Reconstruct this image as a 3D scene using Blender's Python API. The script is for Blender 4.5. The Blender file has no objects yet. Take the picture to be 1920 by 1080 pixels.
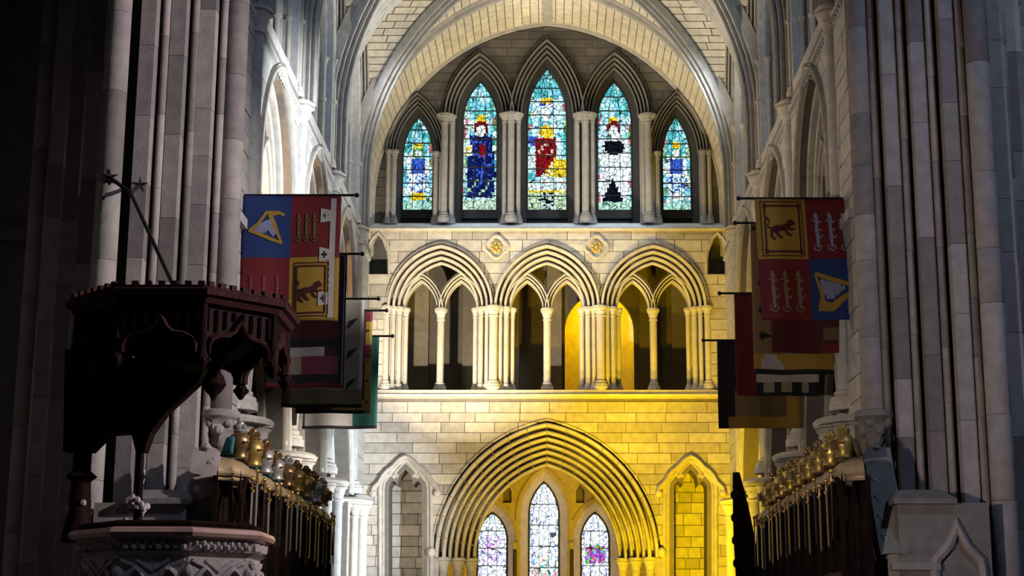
import bpy, math, random
from mathutils import Vector, Matrix
from mathutils.geometry import tessellate_polygon
random.seed(7)
PI = math.pi
scene = bpy.context.scene
COL = scene.collection

# ------------------------------------------------------------------ camera
F, VPX, PITCH = 3000.0, 1035.0, math.atan(665 / 3000.0)
CAM = Vector((0.12, 0.0, 1.7))
cd = bpy.data.cameras.new('camera'); cam = bpy.data.objects.new('camera', cd); COL.objects.link(cam)
cam.location = CAM; cam.rotation_euler = (PI / 2 + PITCH, 0, 0)
cd.sensor_width = 36; cd.lens = 36 * F / 1920; cd.shift_x = -75 / 1920; cd.clip_end = 300
scene.camera = cam

def P(px, py, Y):
    x, u = (px - VPX) / F, (540 - py) / F
    s, c = math.sin(PITCH), math.cos(PITCH)
    k = Y / (c - u * s)
    return Vector((CAM.x + x * k, Y, CAM.z + (s + u * c) * k))

# ------------------------------------------------------------------ world, exposure, lights
w = bpy.data.worlds.new('world'); scene.world = w; w.use_nodes = True
w.node_tree.nodes['Background'].inputs[0].default_value = (0.55, 0.7, 1.0, 1)
w.node_tree.nodes['Background'].inputs[1].default_value = 0.003
vs = scene.view_settings
vs.view_transform = 'Standard'; vs.look = 'None'; vs.gamma = 1; vs.exposure = 0.0; vs.use_curve_mapping = False

def lamp(name, kind, loc, target, power, color, size=0.3, angle=60, blend=0.5, sy=None):
    d = bpy.data.lights.new(name, kind); d.energy = power; d.color = color
    if kind == 'SPOT':
        d.spot_size = math.radians(angle); d.spot_blend = blend; d.shadow_soft_size = size
    elif kind == 'AREA':
        d.size = size
        if sy: d.shape = 'RECTANGLE'; d.size_y = sy
    elif kind == 'POINT':
        d.shadow_soft_size = size
    o = bpy.data.objects.new(name, d); COL.objects.link(o); o.location = loc
    if target is not None:
        o.rotation_euler = (Vector(target) - Vector(loc)).to_track_quat('-Z', 'Y').to_euler()
    return o

YEL = (1.0, 0.64, 0.0); WARM = (1.0, 0.80, 0.52); CREAM = (1.0, 0.88, 0.68); COOL = (0.80, 0.89, 1.0); BLUE = (0.52, 0.68, 1.0)
# floodlights of the choir, with added fill spots on the north side
lamp('flood_yellow_wall', 'SPOT', (2.3, 32.6, 1.4), (2.0, 37.5, 5.6), 3000, YEL, 0.08, 92, 1.0)
lamp('flood_white_wall', 'SPOT', (-2.9, 32.4, 1.6), (-3.0, 37.5, 5.4), 850, (1.0, 0.80, 0.54), 0.08, 62, 1.0)
lamp('flood_triforium', 'SPOT', (-3.5, 32.4, 5.0), (-1.7, 37.5, 9.6), 4300, (1.0, 0.87, 0.66), 0.06, 58, 0.8)
lamp('flood_triforium_yellow', 'SPOT', (1.6, 33.6, 4.6), (1.0, 37.5, 8.8), 1350, YEL, 0.06, 75, 0.9)
for sx in (-1, 1):
    lamp('flood_vault', 'SPOT', (sx * 2.6, 27.6, 8.0), (-sx * 2.4, 33.6, 16.4), 3900, (1.0, 0.89, 0.68), 0.10, 46, 0.6)
    lamp('flood_vault_end', 'SPOT', (sx * 2.4, 34.0, 11.0), (-sx * 1.6, 35.6, 16.8), 420, (1.0, 0.88, 0.66), 0.10, 60, 0.8)
lamp('fill_north_upper', 'SPOT', (3.4, 22.8, 8.2), (-4.4, 25.8, 9.0), 9000, (0.90, 0.95, 1.0), 0.08, 46, 0.7)  # added spot in place of daylight from the right clerestory
lamp('flood_north_clerestory', 'SPOT', (3.2, 30.4, 11.2), (-4.4, 31.0, 12.5), 2000, (0.88, 0.94, 1.0), 0.08, 70, 0.6)
lamp('flood_north_lower', 'SPOT', (2.4, 30.0, 2.4), (-4.3, 34.0, 4.0), 7500, COOL, 0.08, 60, 0.7)
lamp('fill_north_arcade', 'SPOT', (2.6, 24.0, 4.4), (-4.6, 28.2, 4.6), 4200, (1.0, 0.92, 0.84), 0.08, 34, 0.7)  # added fill, brightens the left arcade piers
lamp('flood_south_upper', 'SPOT', (-3.4, 27.5, 8.0), (4.4, 29.5, 11.0), 420, WARM, 0.10, 70, 0.6)
lamp('flood_south_lower', 'SPOT', (1.6, 30.0, 2.0), (4.5, 33.5, 4.0), 1300, YEL, 0.10, 80, 0.7)
# daylight slanting in through the clerestory windows onto the east wall
lamp('daylight_clerestory', 'SPOT', (4.7, 33.2, 14.6), (-0.6, 37.7, 11.9), 1100, COOL, 0.3, 60, 0.8)
lamp('daylight_clerestory', 'SPOT', (-4.7, 33.2, 14.6), (0.6, 37.7, 11.9), 700, COOL, 0.3, 60, 0.8)
# blue daylight from the south transept windows, then two added fill spots
lamp('daylight_south_transept', 'AREA', (8.4, 8.0, 15.0), (6.0, 19.0, 11.2), 520, BLUE, 1.0, sy=2.0)
lamp('fill_crossing', 'SPOT', (7.4, 14.6, 8.6), (-5.0, 17.8, 6.3), 6000, (1.0, 0.88, 0.86), 0.15, 50, 0.5)  # added spot, rakes the left pier and pulpit from the right
lamp('fill_piers_warm', 'SPOT', (-2.5, 9.0, 3.0), (4.7, 19.8, 5.4), 1600, (1.0, 0.84, 0.76), 0.2, 44, 0.8)  # added fill, brightens the right pier and banners

# ------------------------------------------------------------------ materials
MATS = {}
def nodes_of(name):
    m = bpy.data.materials.new(name); m.use_nodes = True
    nt = m.node_tree; return m, nt, nt.nodes['Principled BSDF']
def stone(name, col, var=0.25, rough=0.85, bump=0.25, scale=6.0, hue=0.0):
    if name in MATS: return MATS[name]
    m, nt, b = nodes_of(name); N, L = nt.nodes, nt.links
    oi = N.new('ShaderNodeObjectInfo'); tc = N.new('ShaderNodeTexCoord')
    nz = N.new('ShaderNodeTexNoise'); nz.inputs['Scale'].default_value = scale; nz.inputs['Detail'].default_value = 6
    L.new(tc.outputs['Object'], nz.inputs['Vector'])
    mr = N.new('ShaderNodeMapRange'); mr.inputs[3].default_value = 1 - var; mr.inputs[4].default_value = 1 + var
    L.new(oi.outputs['Random'], mr.inputs[0])
    mr2 = N.new('ShaderNodeMapRange'); mr2.inputs[1].default_value = 0.3; mr2.inputs[2].default_value = 0.7
    mr2.inputs[3].default_value = 0.82; mr2.inputs[4].default_value = 1.12
    L.new(nz.outputs['Fac'], mr2.inputs[0])
    mu = N.new('ShaderNodeMath'); mu.operation = 'MULTIPLY'; L.new(mr.outputs[0], mu.inputs[0]); L.new(mr2.outputs[0], mu.inputs[1])
    hs = N.new('ShaderNodeHueSaturation'); hs.inputs['Color'].default_value = (*col, 1); L.new(mu.outputs[0], hs.inputs['Value'])
    if hue:
        mh = N.new('ShaderNodeMath'); mh.operation = 'MULTIPLY'; mh.inputs[1].default_value = 37.7; L.new(oi.outputs['Random'], mh.inputs[0])
        fr = N.new('ShaderNodeMath'); fr.operation = 'FRACT'; L.new(mh.outputs[0], fr.inputs[0])
        mr3 = N.new('ShaderNodeMapRange'); mr3.inputs[3].default_value = 0.5 - hue; mr3.inputs[4].default_value = 0.5 + hue
        L.new(fr.outputs[0], mr3.inputs[0]); L.new(mr3.outputs[0], hs.inputs['Hue'])
    L.new(hs.outputs[0], b.inputs['Base Color']); b.inputs['Roughness'].default_value = rough
    nz2 = N.new('ShaderNodeTexNoise'); nz2.inputs['Scale'].default_value = 28; nz2.inputs['Detail'].default_value = 5
    L.new(tc.outputs['Object'], nz2.inputs['Vector'])
    bp = N.new('ShaderNodeBump'); bp.inputs['Strength'].default_value = bump; bp.inputs['Distance'].default_value = 0.02
    L.new(nz2.outputs['Fac'], bp.inputs['Height']); L.new(bp.outputs[0], b.inputs['Normal'])
    MATS[name] = m; return m
def plain(name, col, rough=0.6, metal=0.0, var=0.15, scale=12.0):
    if name in MATS: return MATS[name]
    m, nt, b = nodes_of(name); N, L = nt.nodes, nt.links
    tc = N.new('ShaderNodeTexCoord'); nz = N.new('ShaderNodeTexNoise'); nz.inputs['Scale'].default_value = scale; nz.inputs['Detail'].default_value = 4
    L.new(tc.outputs['Object'], nz.inputs['Vector'])
    mr = N.new('ShaderNodeMapRange'); mr.inputs[3].default_value = 1 - var; mr.inputs[4].default_value = 1 + var; L.new(nz.outputs['Fac'], mr.inputs[0])
    hs = N.new('ShaderNodeHueSaturation'); hs.inputs['Color'].default_value = (*col, 1); L.new(mr.outputs[0], hs.inputs['Value'])
    L.new(hs.outputs[0], b.inputs['Base Color']); b.inputs['Roughness'].default_value = rough; b.inputs['Metallic'].default_value = metal
    MATS[name] = m; return m
def wood(name, col, rough=0.35):
    if name in MATS: return MATS[name]
    m, nt, b = nodes_of(name); N, L = nt.nodes, nt.links
    tc = N.new('ShaderNodeTexCoord'); mp = N.new('ShaderNodeMapping'); mp.inputs['Scale'].default_value = (14, 14, 1.5)
    nz = N.new('ShaderNodeTexNoise'); nz.inputs['Scale'].default_value = 3; nz.inputs['Detail'].default_value = 6
    L.new(tc.outputs['Object'], mp.inputs[0]); L.new(mp.outputs[0], nz.inputs['Vector'])
    cr = N.new('ShaderNodeValToRGB'); cr.color_ramp.elements[0].position = 0.3; cr.color_ramp.elements[1].position = 0.75
    cr.color_ramp.elements[0].color = (*[c * 0.5 for c in col], 1); cr.color_ramp.elements[1].color = (*[c * 1.4 for c in col], 1)
    L.new(nz.outputs['Fac'], cr.inputs[0]); L.new(cr.outputs[0], b.inputs['Base Color']); b.inputs['Roughness'].default_value = rough; b.inputs['Specular IOR Level'].default_value = 0.03
    MATS[name] = m; return m
def glass_mat(name, strength):
    m = bpy.data.materials.new(name); m.use_nodes = True; nt = m.node_tree; N, L = nt.nodes, nt.links
    N.remove(N['Principled BSDF'])
    at = N.new('ShaderNodeAttribute'); at.attribute_name = 'tint'
    tc = N.new('ShaderNodeTexCoord'); nz = N.new('ShaderNodeTexNoise'); nz.inputs['Scale'].default_value = 22; nz.inputs['Detail'].default_value = 5
    L.new(tc.outputs['Object'], nz.inputs['Vector'])
    mr = N.new('ShaderNodeMapRange'); mr.inputs[1].default_value = 0.3; mr.inputs[2].default_value = 0.7; mr.inputs[3].default_value = 0.45; mr.inputs[4].default_value = 1.4
    L.new(nz.outputs['Fac'], mr.inputs[0])
    ms = N.new('ShaderNodeMath'); ms.operation = 'MULTIPLY'; ms.inputs[1].default_value = strength; L.new(mr.outputs[0], ms.inputs[0])
    vo = N.new('ShaderNodeTexVoronoi'); vo.feature = 'DISTANCE_TO_EDGE'; vo.inputs['Scale'].default_value = 8.0; L.new(tc.outputs['Object'], vo.inputs['Vector'])
    vr = N.new('ShaderNodeMapRange'); vr.inputs[1].default_value = 0.02; vr.inputs[2].default_value = 0.07; vr.inputs[3].default_value = 0.06; L.new(vo.outputs['Distance'], vr.inputs[0])
    m2 = N.new('ShaderNodeMath'); m2.operation = 'MULTIPLY'; L.new(ms.outputs[0], m2.inputs[0]); L.new(vr.outputs[0], m2.inputs[1]); ms = m2
    em = N.new('ShaderNodeEmission'); L.new(at.outputs['Color'], em.inputs[0]); L.new(ms.outputs[0], em.inputs[1])
    L.new(em.outputs[0], N['Material Output'].inputs[0]); MATS[name] = m; return m

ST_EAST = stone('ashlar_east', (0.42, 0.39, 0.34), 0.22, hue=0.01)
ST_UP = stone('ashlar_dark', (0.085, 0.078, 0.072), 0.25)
ST_MOR = stone('mortar', (0.16, 0.14, 0.12), 0.0)
ST_MORD = stone('mortar_dark', (0.08, 0.075, 0.07), 0.0)
ST_MLD = stone('moulding_stone', (0.47, 0.435, 0.38), 0.08)
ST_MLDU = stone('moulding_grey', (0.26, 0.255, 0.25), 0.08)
ST_CAP = stone('capital_stone', (0.50, 0.47, 0.42), 0.06, scale=14)
ST_VLT = stone('vault_stone', (0.62, 0.565, 0.46), 0.10, hue=0.008)
ST_VMOR = stone('vault_mortar', (0.22, 0.18, 0.13), 0.0)
ST_RIB = stone('rib_stone', (0.36, 0.345, 0.32), 0.08)
ST_SIDE = stone('ashlar_side', (0.42, 0.41, 0.395), 0.12)
ST_PIER = stone('pier_stone', (0.27, 0.235, 0.225), 0.40, hue=0.045)
ST_PCORE = stone('pier_core', (0.05, 0.04, 0.038), 0.0)
ST_DARK = stone('aisle_stone', (0.20, 0.18, 0.17), 0.1)
ST_CHAP = stone('chapel_plaster', (0.55, 0.46, 0.30), 0.05)
ST_CHAPW = stone('chapel_jamb', (0.66, 0.58, 0.50), 0.05)
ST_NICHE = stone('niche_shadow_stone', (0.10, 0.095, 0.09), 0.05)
ST_PULP = stone('pulpit_stone', (0.52, 0.44, 0.42), 0.1, scale=20, bump=0.6)
ST_PMARB = stone('pulpit_marble', (0.55, 0.33, 0.28), 0.05, rough=0.3, bump=0.05)
WOOD = wood('dark_oak', (0.016, 0.008, 0.007), .6); WOODR = wood('red_oak', (0.045, 0.016, 0.018), 0.6)
LEAD = plain('lead', (0.012, 0.012, 0.014), 0.7)
IRON = plain('iron', (0.02, 0.02, 0.022), 0.4, 0.7)
GOLD = plain('gilt', (0.62, 0.42, 0.10), 0.35, 0.75); BRONZE = plain('bronze', (0.28, 0.16, 0.07), 0.35, 0.7); STEEL = plain('steel', (0.42, 0.44, 0.47), 0.3, 0.85)
GLASS = glass_mat('stained_glass', 1.5); GLASSL = glass_mat('stained_glass_chapel', 2.0); GLASSC = glass_mat('clerestory_glass', 1.1)
def cloth(name, col): return plain('cloth_' + name, tuple(c * .55 for c in col), 0.85, 0, 0.2, 5.0)
C_RED = cloth('crimson', (0.20, 0.006, 0.012)); C_BLUE = cloth('blue', (0.01, 0.045, 0.22)); C_YEL = cloth('gold', (0.50, 0.30, 0.03)); C_BLK = cloth('black', (0.008, 0.008, 0.009))
C_WHT = cloth('white', (0.62, 0.56, 0.52)); C_BEI = cloth('beige', (0.42, 0.34, 0.23)); C_GRN = cloth('green', (0.01, 0.12, 0.09)); C_BRN = cloth('brown', (0.20, 0.12, 0.05)); C_PNK = cloth('pink', (0.26, 0.04, 0.08))
C_LIL = cloth('lilac', (0.32, 0.34, 0.52)); C_TEAL = cloth('teal', (0.06, 0.32, 0.36)); C_MAR = cloth('maroon', (0.09, 0.004, 0.006))

# ------------------------------------------------------------------ mesh helpers
class MB:
    def __init__(s): s.v = []; s.f = []; s.mi = []; s.tint = []
    def add(s, vs, fs, mi=0, tint=None):
        o = len(s.v); s.v += [tuple(p) for p in vs]
        for f in fs: s.f.append([i + o for i in f]); s.mi.append(mi); s.tint.append(tint)
        return s
    def box(s, a, b, mi=0):
        x0, y0, z0 = a; x1, y1, z1 = b
        return s.add([(x0, y0, z0), (x1, y0, z0), (x1, y1, z0), (x0, y1, z0), (x0, y0, z1), (x1, y0, z1), (x1, y1, z1), (x0, y1, z1)],
                     [(0, 3, 2, 1), (4, 5, 6, 7), (0, 1, 5, 4), (1, 2, 6, 5), (2, 3, 7, 6), (3, 0, 4, 7)], mi)
    def hexa(s, p, mi=0):   # 8 points: front 0-3 loop, back 4-7 loop
        return s.add(p, [(0, 1, 2, 3), (7, 6, 5, 4), (0, 4, 5, 1), (1, 5, 6, 2), (2, 6, 7, 3), (3, 7, 4, 0)], mi)
    def grid(s, rows, close_u=False, close_v=False, mi=0):
        n, m = len(rows), len(rows[0]); vs = [p for r in rows for p in r]; fs = []
        for i in range(n if close_u else n - 1):
            for j in range(m if close_v else m - 1):
                a, b = i, (i + 1) % n; c, d = j, (j + 1) % m
                fs.append((a * m + c, a * m + d, b * m + d, b * m + c))
        return s.add(vs, fs, mi)
    def lathe(s, prof, c=(0, 0, 0), n=14, caps=True, mod=None, mi=0, rot=0.0):
        rows = []
        for k, (r, z) in enumerate(prof):
            rows.append([(c[0] + (r + (mod(k, 2 * PI * j / n) if mod else 0)) * math.cos(2 * PI * j / n + rot), c[1] + (r + (mod(k, 2 * PI * j / n) if mod else 0)) * math.sin(2 * PI * j / n + rot), c[2] + z) for j in range(n)])
        s.grid(rows, False, True, mi)
        if caps:
            s.add(rows[0], [tuple(range(n))[::-1]], mi); s.add(rows[-1], [tuple(range(n))], mi)
        return s
    def tube(s, pts, r, n=6, mi=0):
        pts = [Vector(p) for p in pts]; rows = []
        for i, p in enumerate(pts):
            t = (pts[min(i + 1, len(pts) - 1)] - pts[max(i - 1, 0)]).normalized()
            a = t.orthogonal().normalized() if abs(t.z) > 0.95 else t.cross(Vector((0, 0, 1))).normalized(); b = t.cross(a)
            rr = r[i] if isinstance(r, (list, tuple)) else r
            rows.append([p + (a * math.cos(2 * PI * k / n) + b * math.sin(2 * PI * k / n)) * rr for k in range(n)])
        s.grid(rows, False, True, mi); s.add(rows[0], [tuple(range(n))[::-1]], mi); s.add(rows[-1], [tuple(range(n))], mi)
        return s
    def ball(s, c, r, n=8, m=5, sq=(1, 1, 1), mi=0):
        rows = [[(c[0] + r * sq[0] * math.sin(PI * i / m) * math.cos(2 * PI * j / n), c[1] + r * sq[1] * math.sin(PI * i / m) * math.sin(2 * PI * j / n), c[2] - r * sq[2] * math.cos(PI * i / m)) for j in range(n)] for i in range(m + 1)]
        return s.grid(rows, False, True, mi)
    def mesh(s, name, mats, smooth=False, ang=40):
        me = bpy.data.meshes.new(name); me.from_pydata(s.v, [], s.f)
        for m in (mats if isinstance(mats, (list, tuple)) else [mats]): me.materials.append(m)
        if any(s.mi): me.polygons.foreach_set('material_index', s.mi)
        if any(t is not None for t in s.tint):
            at = me.color_attributes.new('tint', 'FLOAT_COLOR', 'CORNER')
            for p in me.polygons:
                for li in p.loop_indices: at.data[li].color = (*s.tint[p.index], 1)
        if smooth: me.shade_smooth(); me.set_sharp_from_angle(angle=math.radians(ang))
        me.validate(); me.update(); return me
    def build(s, name, mats, parent=None, smooth=False, ang=40):
        return link(name, s.mesh(name, mats, smooth, ang), parent)
def link(name, me, parent=None, loc=None, rotz=0.0):
    o = bpy.data.objects.new(name, me); COL.objects.link(o)
    if parent is not None: o.parent = parent; o.matrix_parent_inverse = WM(parent).inverted()
    if loc is not None: o.location = loc
    if rotz: o.rotation_euler = (0, 0, rotz)
    return o
def WM(o):
    m = o.matrix_basis.copy()
    if o.parent is not None: m = WM(o.parent) @ o.matrix_parent_inverse @ m
    return m
def tag(o, label=None, cat=None, group=None, kind=None):
    if label: o['label'] = label
    if cat: o['category'] = cat
    if group: o['group'] = group
    if kind: o['kind'] = kind
    return o
def thing(name, label, cat, loc=(0, 0, 0), group=None, kind=None, rotz=0.0):
    o = bpy.data.objects.new(name, None); COL.objects.link(o); o.location = loc; o.rotation_euler = (0, 0, rotz); o.empty_display_size = 0.2
    return tag(o, label, cat, group, kind)
def local(name, me, parent, loc=(0, 0, 0), rot=(0, 0, 0)):   # child given in the parent's own space
    o = bpy.data.objects.new(name, me); COL.objects.link(o); o.parent = parent; o.location = loc; o.rotation_euler = rot; return o
def copy_tree(o, parent=None):
    c = o.copy(); COL.objects.link(c); c.parent = parent
    for ch in list(o.children): copy_tree(ch, c)
    return c

# ------------------------------------------------------------------ arches and walls; M maps (u along wall, v up, d depth into wall) to space
YE = 37.5
def M_east(u, v, d): return (u, YE + d, v)
def M_side(s):
    return lambda u, v, d: (s * (4.3 + d), u, v)
class Arch:
    def __init__(s, cx, zb, zs, a, h):
        s.cx, s.zb, s.zs, s.a, s.h = cx, zb, zs, a, max(h, a * 1.001); s.R = (s.h ** 2 + a * a) / (2 * a); s.c = s.R - a
    def w(s, z, t=0.0):
        if z < s.zb - t: return None
        if z <= s.zs: return s.a + t
        q = (s.R + t) ** 2 - (z - s.zs) ** 2
        if q <= 0: return None
        x = math.sqrt(q) - s.c
        return x if x > 0 else None
    def top(s, t=0.0): return s.zs + math.sqrt((s.R + t) ** 2 - s.c ** 2)
    def path(s, t=0.0, n=10, zb=None):
        zb = s.zb if zb is None else zb; R = s.R + t; e = math.acos(max(-1, min(1, s.c / R))); pts = []
        if zb < s.zs: pts.append((s.cx - s.a - t, zb))
        for i in range(n + 1):
            f = e * i / n; pts.append((s.cx + s.c - R * math.cos(f), s.zs + R * math.sin(f)))
        return pts + [(2 * s.cx - x, z) for x, z in pts[-2::-1]]
def orders(n, wd, dp, d0=0.0, groove=0.75):
    s = wd / n; st = dp / n; pr = []
    for i in range(n):
        t0 = wd - i * s; v0 = d0 + i * st
        q = [(0, 0), (0.01, 3.2 * groove), (.42, 3.2 * groove), (.44, .5 * groove)]
        pr += [(t0 - u * s, v0 + v * s) for u, v in q]
        for k in range(7):
            al = PI * k / 6; pr.append((t0 - s * (.72 - .28 * math.cos(al)), v0 + s * (.3 - .40 * math.sin(al))))
    pr.append((0, d0 + dp)); return pr
def sweep_arch(mb, M, A, prof, n=10, zb=None, s0=0.0, s1=1.0):
    rows = []
    for t, d in prof:
        rows.append([M(u, v, d) for u, v in A.path(t, n, zb)])
    return mb.grid(rows)
def voussoirs(name, M, A, prof, nv, parent, mat, gap=0.006):
    """the curved part of an arch as separate wedge stones, nv to each side"""
    for side in (-1, 1):
        for k in range(nv):
            mb = MB(); rows = []
            for t, d in prof:
                R = A.R + t; e = math.acos(A.c / R); row = []
                for i in range(4):
                    f = e * (k + i / 3) / nv; f += (gap / R) * (1 if i == 0 else (-1 if i == 3 else 0))
                    row.append(M(A.cx + side * (R * math.cos(f) - A.c), A.zs + R * math.sin(f), d))
                rows.append(row)
            mb.grid(rows); mb.build(name, mat, parent, True, 50)
def wall_holes(M, outer, holes, d0, d1):
    mb = MB(); loops = [[Vector((x, y, 0)) for x, y in outer]] + [[Vector((x, y, 0)) for x, y in h] for h in holes]
    tris = tessellate_polygon(loops); flat = [p for l in loops for p in l]
    mb.add([M(p.x, p.y, d0) for p in flat], tris); mb.add([M(p.x, p.y, d1) for p in flat], [t[::-1] for t in tris])
    for l in loops:
        mb.grid([[M(p.x, p.y, d0) for p in l], [M(p.x, p.y, d1) for p in l]], False, True)
    return mb
def clip(pc, a, b):
    """part of a convex polygon left of the line a -> b"""
    out = []; side = lambda p: (b[0] - a[0]) * (p[1] - a[1]) - (b[1] - a[1]) * (p[0] - a[0])
    for i, p in enumerate(pc):
        q = pc[(i + 1) % len(pc)]; sp_, sq = side(p), side(q)
        if sp_ >= 0: out.append(p)
        if sp_ * sq < 0: f = sp_ / (sp_ - sq); out.append((p[0] + (q[0] - p[0]) * f, p[1] + (q[1] - p[1]) * f))
    return out
def ashlar(M, x0, x1, z0, z1, ch, lens, holes, parent, mat, d=0.0, proud=0.02, j=0.008, depth=0.05, name='stone', limit=None, jz=0.06):
    """courses of separate ashlar blocks, cut around the openings"""
    z = z0; k = 0; made = 0
    while z < z1 - 0.03:
        h = min(ch * random.uniform(1 - jz, 1 + jz * 2), z1 - z)
        if z1 - z - h < 0.08: h = z1 - z
        xs = [x0]; x = x0 - random.uniform(0, lens[0])
        while x < x1:
            x += random.uniform(*lens)
            if x > x0 + 0.12 and x < x1 - 0.12: xs.append(x)
        xs.append(x1); za, zb = z + j, z + h - j
        for xa, xb in zip(xs, xs[1:]):
            pieces = [[(xa + j, za), (xb - j, za), (xb - j, zb), (xa + j, zb)]]
            for A, t in holes:
                lo, hi = max(za, A.zb - t), min(zb, A.top(t) if A.zs < 90 else 99)
                if hi <= lo: continue
                wa, wb = A.w(lo + 1e-4, t) or 0.0, A.w(hi - 1e-4, t) or 0.0
                new = []
                for pc in pieces:
                    if min(p[0] for p in pc) >= A.cx + max(wa, wb) or max(p[0] for p in pc) <= A.cx - max(wa, wb): new.append(pc); continue
                    if hi < zb - .02: new.append(clip(pc, (0, hi), (1, hi)))
                    if lo > za + .02: new.append(clip(pc, (0, lo), (-1, lo)))
                    band = clip(clip(pc, (0, lo), (1, lo)), (0, hi), (-1, hi))
                    new.append(clip(band, (A.cx - wa, lo), (A.cx - wb, hi))); new.append(clip(band, (A.cx + wb, hi), (A.cx + wa, lo)))
                pieces = [q for q in new if len(q) > 2]
            for pc in pieces:
                if max(p[0] for p in pc) - min(p[0] for p in pc) < .05 or max(p[1] for p in pc) - min(p[1] for p in pc) < .03: continue
                pr = proud + random.uniform(-.006, .006); n = len(pc); mb = MB()
                mb.add([M(u, v, d - pr) for u, v in pc] + [M(u, v, d + depth) for u, v in pc], [tuple(range(n)), tuple(range(2 * n - 1, n - 1, -1))] + [(i, n + i, n + (i + 1) % n, (i + 1) % n) for i in range(n)])
                mb.build(name, mat, parent); made += 1
        z += h; k += 1
    return made

# capitals, bases and colonnettes (shared meshes)
CACHE = {}
def cap_mesh(r, h, rich=True, mat=None):
    mat = mat or ST_CAP; key = ('cap', round(r, 3), round(h, 3), mat.name)
    if key not in CACHE:
        pr = [(r * 1.0, 0), (r * 1.22, .03 * h), (r * 1.22, .10 * h), (r * 1.02, .14 * h), (r * 1.12, .32 * h), (r * 1.35, .46 * h), (r * 1.28, .52 * h), (r * 1.5, .66 * h), (r * 1.75, .76 * h), (r * 1.5, .80 * h), (r * 1.85, .82 * h), (r * 1.9, .90 * h), (r * 1.7, .93 * h), (r * 1.75, h)]
        mod = lambda k, a: (r * (.16 if k in (5, 7, 8) else .06) * math.sin(6 * a + (k % 2) * PI)) if 4 <= k <= 8 else 0
        CACHE[key] = MB().lathe(pr, n=18, mod=mod).mesh('capital', mat, True, 50)
    return CACHE[key]
def base_mesh(r, h, mat=None):
    mat = mat or ST_CAP; key = ('base', round(r, 3), round(h, 3), mat.name)
    if key not in CACHE:
        pr = [(r * 1.9, 0), (r * 1.9, .4 * h), (r * 1.7, .45 * h), (r * 1.75, .55 * h), (r * 1.6, .66 * h), (r * 1.25, .7 * h), (r * 1.4, .8 * h), (r * 1.35, .9 * h), (r, h)]
        CACHE[key] = MB().lathe(pr, n=16).mesh('base', mat, True, 40)
    return CACHE[key]
def colonnette(x, y, z0, z1, r, parent, mat=None, cap=0.28, base=0.22, ring=None, name='colonnette'):
    mat = mat or ST_MLD
    sh = local(name, MB().lathe([(r, 0), (r, z1 - z0 - cap + .01)], n=12).mesh(name, mat, True, 60), parent, Vector((x, y, z0)) - WM(parent).translation)
    if cap: local('capital', cap_mesh(r, cap, mat=mat if mat in (ST_MLDU, ST_RIB) else None), sh, (0, 0, z1 - z0 - cap))
    if base: local('base', base_mesh(r, base, mat=mat if mat in (ST_MLDU, ST_RIB) else None), sh, (0, 0, 0))
    if ring:
        local('shaft_ring', MB().lathe([(r, -.05), (r * 1.5, -.03), (r * 1.5, .03), (r, .05)], n=12, caps=False).mesh('shaft_ring', ST_CAP, True), sh, (0, 0, ring - z0))
    return sh
def poly_sweep(M, path, prof):
    """mitred sweep of (offset, depth) along an open polyline in the wall plane"""
    n = len(path); rows = []
    nor = []
    for i in range(n):
        a = Vector(path[max(i - 1, 0)]); b = Vector(path[i]); c = Vector(path[min(i + 1, n - 1)])
        d1 = (b - a).normalized() if i > 0 else (c - b).normalized(); d2 = (c - b).normalized() if i < n - 1 else d1
        n1 = Vector((-d1.y, d1.x)); n2 = Vector((-d2.y, d2.x)); m = (n1 + n2).normalized(); nor.append(m / max(.5, m.dot(n1)))
    for t, d in prof: rows.append([M(path[i][0] + nor[i].x * t, path[i][1] + nor[i].y * t, d) for i in range(n)])
    return MB().grid(rows)

# ================================================================== STRUCTURE
def e(px, py, Y=YE): p = P(px, py, Y); return (p.x, p.z)
floor = MB().box((-14, -4, -0.3), (14, 62, 0)).build('floor', stone('floor_stone', (0.16, 0.14, 0.12), 0.0)); tag(floor, 'dark stone paved floor of the choir, below the view', 'floor', kind='structure')

# ---- east wall
east = thing('wall_east', 'ashlar east wall with great arch, triple arcade and five lancets', 'wall', (0, YE, 0), kind='structure')
z_str = e(1026, 744)[1]; z_sill = e(1026, 431)[1]; z_top = 17.3
ZS3 = e(0, 575)[1]; ZB3 = e(0, 733)[1]
great = Arch(0, 0.0, e(0, 1046)[1], 1.68, 2.2)
TRI = [Arch(cx, ZB3, ZS3, .86, 1.10) for cx in (-2.56, 0.0, 2.56)]
half = lambda pts, c: pts + [(2 * c - x, y) for x, y in pts[::-1]]
def niche_paths(cpx):
    s = cpx; f = lambda pts: [e(s + dx, py) for dx, py in pts] + [e(s - dx, py) for dx, py in pts[-2::-1]]
    inner = f([(-31, 1120), (-31, 920), (-30, 909), (-25, 902), (-19, 903), (-15, 909), (-13, 900), (-10, 891), (-5, 885), (0, 880)])
    mid = f([(-45, 1120), (-45, 918), (-44, 906), (-37, 896), (-28, 891), (-22, 883), (-14, 874), (-7, 869), (0, 866)])
    hood = f([(-60, 924), (-58, 915), (-48, 906), (-41, 893), (-33, 884), (-23, 877), (-15, 868), (-7, 861), (0, 858)])
    return inner, mid, hood
NL, NR = niche_paths(760), niche_paths(1295)
def niche_arch(p, t, zb=-1): xs = [q[0] for q in p]; zt = max(q[1] for q in p); c = (min(xs) + max(xs)) / 2; return (Arch(c, zb, zt - .75, (max(xs) - min(xs)) / 2, .75), t)
holes = [[(x, max(z, .02)) for x, z in great.path(.99)], [(x, max(z, .02)) for x, z in NL[0]], [(x, max(z, .02)) for x, z in NR[0]]]
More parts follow.
